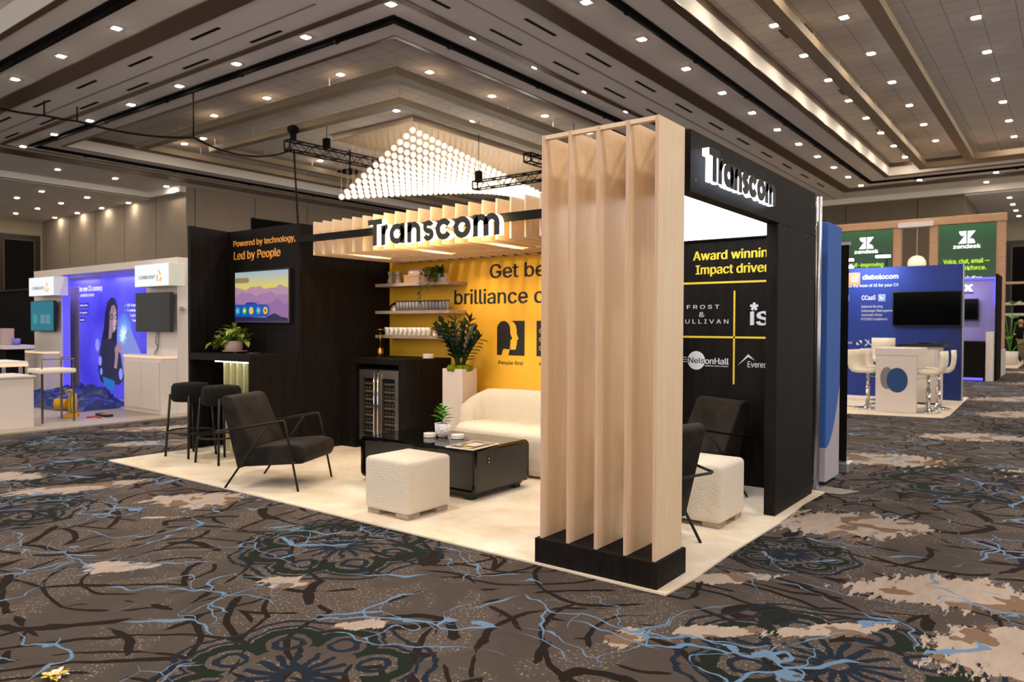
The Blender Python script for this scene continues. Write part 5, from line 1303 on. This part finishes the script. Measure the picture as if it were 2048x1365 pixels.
# ================================================================ GREEN SIGN BOOTH AT THE BACK
t = thing('timber_portal', 'big pale timber portal frame carrying green sign panels', 'booth frame', (-3, 27.8, 0))
obj('beam', MB().box(-7.5, -.25, 27.6, 28.0, 5.14, 5.42, .01), 'pale_wood', t)
for a, b in ((-.555, -.27), (-2.62, -2.33), (-3.84, -3.56), (-7.5, -7.2)): obj('post', MB().box(a, b, 27.66, 27.95, 0, 5.14, .01), 'pale_wood', t)
obj('shelf_arm', MB().box(-.27, .35, 27.7, 27.9, 2.92, 3.0), 'pale_wood', t)
obj('beam_light', MB().box(-3.65, -2.49, 27.5, 27.85, 5.12, 5.30), plain('pale_light_box', 'd8d0d0', .4), t)
def mk_green():
    a = Mat('green_backlit_print'); x, y, z = a.xyz(a.coord('Generated')); c = a.ramp(z, [(.0, lin('2f5a3c')), (.55, lin('23402c')), (.8, lin('1c5232')), (1, lin('1f7a44'))]); n = a.noise(a.coord('Object', (1, 1, 1)), 1.0, 2)
    a.base((.01, .05, .02)); a.nt.links.new(c, a.b.inputs['Emission Color']); a.b.inputs['Emission Strength'].default_value = .42; return a.mat
GM = mk_green()
def gpanel(label, x0, x1, z0, z1, cxm, words):
    p = thing('green_sign_panel', label, 'sign panel', ((x0 + x1) / 2, 27.64, z0), 0, 'green sign panels'); obj('panel', MB().box(x0, x1, 27.60, 27.65, z0, z1), GM, p)
    F = front(27.598); WG = glow('white_letter_far', (.95, 1, 1), 1.05)
    g = MB(); a, b, w_, h = cxm - .26, cxm + .26, .26, .44; z = 4.41
    g.prism([(a, z), (cxm - .02, z), (cxm - .02, z + .34)], .01, F).prism([(a + .02, z + h), (cxm - .02, z + h)] + arc(cxm - .13, z + h, .11, .17, 0, -PI, 8)[1:-1], .01, F)
    g.prism([(cxm + .02, z + h), (b, z + h), (cxm + .02, z + .10)], .01, F).prism([(cxm + .02, z)] + arc(cxm + .13, z, .12, .17, PI, 0, 8), .01, F)
    obj('logo', g, WG, p); lettering('zendesk', cxm - .42, cxm + .42, 4.24, 4.38, F, WG, p, .01, .022, refcap=.76)
    for s, u0, u1, z, c, cap in words: lettering(s, u0, u1, z, z + cap, F, glow('lime_letter', lin('b4e23a'), .9) if c else WG, p, .01, .012)
gpanel('green backlit sign panel reading zendesk, left one partly behind the blue wall', -5.9, -3.85, 3.0, 5.1, -4.75, (('self-improving', -5.35, -4.15, 3.72, 1, .15),))
gpanel('green backlit sign panel reading zendesk beside the right timber post', -2.32, -.56, 2.85, 5.1, -1.43, (('Voice, chat, email —', -2.15, -.73, 3.70, 1, .16), ('one workforce.', -2.1, -.83, 3.46, 1, .15), ('One solution.', -2.0, -.90, 3.08, 0, .16)))
t = thing('pendant_globe_lamp', 'large cream globe lamp hanging between the green sign panels', 'pendant lamp', (-3.03, 27.7, 3.8)); obj('cord', MB().tube([(-3.03, 27.7, 4.06), (-3.03, 27.7, 5.12)], .012, 5), 'white_paint', t); obj('globe', MB().sphere((-3.03, 27.7, 3.76), .31, 24, 16), glow('cream_globe', (1, .83, .62), .42), t)
g = MB().box(-6.5, .15, 27.1, 35.0, .001, .012); tag(obj('booth_carpet', g, 'cream_carpet'), 'cream carpet under the timber portal at the back', 'carpet')
# plant, chair, desk, person behind
t = thing('potted_fiddle_plant', 'broad leaved green plant in a round white pot beside the timber post', 'plant', (-.18, 29.8, .013))
obj('pot', MB().lathe([(.16, 0), (.25, .02), (.27, .5), (.24, .5), (0, .45)], (-.22, 29.8, .013), 24), 'white_paint', t)
lf, sm = MB(), MB(); rn = random.Random(6)
for k in range(7):
    a = k * 1.9; h = .7 + .26 * k; tip = Vector((-.22 + .2 * math.cos(a), 29.8 + .2 * math.sin(a), h)); sm.tube([(-.22, 29.8, .45), (-.22 + .08 * math.cos(a), 29.8 + .08 * math.sin(a), h * .6 + .1), tip], .015, 5); lf.leaf(tip, (math.cos(a), math.sin(a), .5), .55, .42, droop=.4)
obj('leaves', lf, 'fresh_leaf', t); obj('stem', sm, 'fresh_leaf', t)
t = thing('tub_chair', 'olive green tub chair behind the white plant pot', 'chair', (.15, 31.2, .013)); obj('shell', MB().lathe([(.18, .12), (.30, .16), (.42, .5), (.46, .95), (.40, .95), (.34, .5), (0, .46)], (.38, 31.2, 0), 28), plain('olive_fabric', '6f6a4c', .9), t); obj('base', MB().lathe([(.22, .013), (.2, .12), (0, .12)], (.38, 31.2, 0), 20), 'black_metal', t)
t = thing('timber_desk', 'pale timber counter desk at the far right edge', 'desk', (.5, 32, .013)); obj('front', MB().box(.10, 1.3, 31.9, 32.0, .013, 1.18), 'pale_wood', t); obj('top', MB().box(.05, 1.35, 31.85, 32.5, 1.18, 1.23), 'black_satin', t)
g = MB()
for z in (1.95, 2.45): g.box(-1.3, 4, 38.0, 38.05, z, z + .12)
for x in (-1.2, .55, 2.0): g.box(x, x + .12, 38.0, 38.05, 0, 2.5)
tag(obj('white_partition_rail', g, 'white_paint'), 'white railed partition in front of the tall doorway at the far right', 'partition')
g = MB()
for k in range(5): g.box(.15 + k * .42, .40 + k * .42, 26.5, 26.62, .001, .003)
tag(obj('hazard_tape', g, 'yellow_vinyl'), 'line of yellow tape dashes on the carpet at the far right', 'tape')
# person seated behind the desk
pe = thing('person', 'person with shaved head in a dark top seated behind the timber desk', 'person', (-.05, 33.0, .012))
def skin_body(name, pts, edges, rad, mt, par, root=0):
    me = bpy.data.meshes.new(name); me.from_pydata([Vector(p) for p in pts], edges, []); o = bpy.data.objects.new(name, me); COL.objects.link(o)
    md = o.modifiers.new('s', 'SKIN'); me.skin_vertices[0].data
    for i, r in enumerate(rad): me.skin_vertices[0].data[i].radius = (r, r) if not isinstance(r, tuple) else r
    me.skin_vertices[0].data[root].use_root = True; s2 = o.modifiers.new('b', 'SUBSURF'); s2.levels = s2.render_levels = 1
    me.materials.append(mt if not isinstance(mt, str) else M[mt]); o.parent = par; return o
SK = plain('skin_tone', 'b98a6e', .6)
B = [(0, 0, .78), (0, 0, 1.0), (0, 0, 1.28), (0, 0, 1.42), (0, -.02, 1.52), (0, -.03, 1.62), (0, -.02, 1.74),
     (-.2, 0, 1.36), (-.27, -.08, 1.12), (-.2, -.3, 1.12), (-.15, -.38, 1.12), (.2, 0, 1.36), (.27, -.08, 1.12), (.2, -.3, 1.12), (.15, -.38, 1.12),
     (-.1, -.05, .74), (-.12, -.42, .74), (-.12, -.44, .35), (-.12, -.44, .06), (.1, -.05, .74), (.12, -.42, .74), (.12, -.44, .35), (.12, -.44, .06)]
Ed = [(0, 1), (1, 2), (2, 3), (3, 4), (4, 5), (5, 6), (2, 7), (7, 8), (8, 9), (9, 10), (2, 11), (11, 12), (12, 13), (13, 14), (0, 15), (15, 16), (16, 17), (17, 18), (0, 19), (19, 20), (20, 21), (21, 22)]
Ra = [.15, .14, .17, .07, .06, .095, .085, .07, .05, .04, .035, .07, .05, .04, .035, .1, .075, .055, .045, .1, .075, .055, .045]
skin_body('body', B, Ed, Ra, SK, pe)
T1 = [0, 1, 2, 3, 7, 8, 9, 11, 12, 13]; skin_body('dark_top', [B[i] for i in T1], [(0, 1), (1, 2), (2, 3), (2, 4), (4, 5), (5, 6), (2, 7), (7, 8), (8, 9)], [.17, .165, .19, .085, .085, .065, .055, .085, .065, .055], 'black_cloth', pe)
T2 = [0, 15, 16, 17, 19, 20, 21]; skin_body('trousers', [B[i] for i in T2] , [(0, 1), (1, 2), (2, 3), (0, 4), (4, 5), (5, 6)], [.165, .115, .09, .07, .115, .09, .07], 'black_cloth', pe)
obj('face_features', MB().sphere((0, -.125, 1.655), .014, 6, 5, (1, 1.3, 1.6)).sphere((-.10, -.02, 1.66), .02, 6, 5, (.5, 1, 1.4)).sphere((.10, -.02, 1.66), .02, 6, 5, (.5, 1, 1.4)), SK, pe, True)
t = thing('high_stool', 'dark high stool under the person behind the timber desk', 'stool', (-.05, 33.05, .012)); obj('seat', MB().lathe([(0, 0), (.2, 0), (.2, .05), (0, .05)], (-.05, 33.05, .60), 20), 'black_metal', t); obj('leg', MB().tube([(-.05, 33.05, .013), (-.05, 33.05, .6)], .04, 8), 'black_metal', t)

# debris on the carpet
t = thing('yellow_flower', 'crumpled yellow and cream flower scrap at the lower left picture edge', 'flower', (-1.44, -2.29, 0.001))
g, g2 = MB(), MB(); rn = random.Random(4)
for k in range(16):
    a = k * 2.4; (g if k % 3 else g2).leaf((-1.44 + .012 * math.cos(a), -2.29 + .012 * math.sin(a), .008), (math.cos(a), math.sin(a), rn.uniform(.2, 1.3)), .045, .022, droop=.3)
obj('petals', g, 'yellow_vinyl', t); obj('pale_petals', g2, 'cream_leather', t)
g = MB()
for k in range(60):
    x, y = -2.72 + rn.gauss(0, .10), -.62 + rn.gauss(0, .13); g.leaf((x, y, .003), (rn.uniform(-1, 1), rn.uniform(-1, 1), .2), rn.uniform(.008, .02), .006, droop=.1)
tag(obj('leaf_crumbs', g, 'moss'), 'scattered green and yellow plant crumbs on the patterned carpet', 'crumbs', kind='stuff')
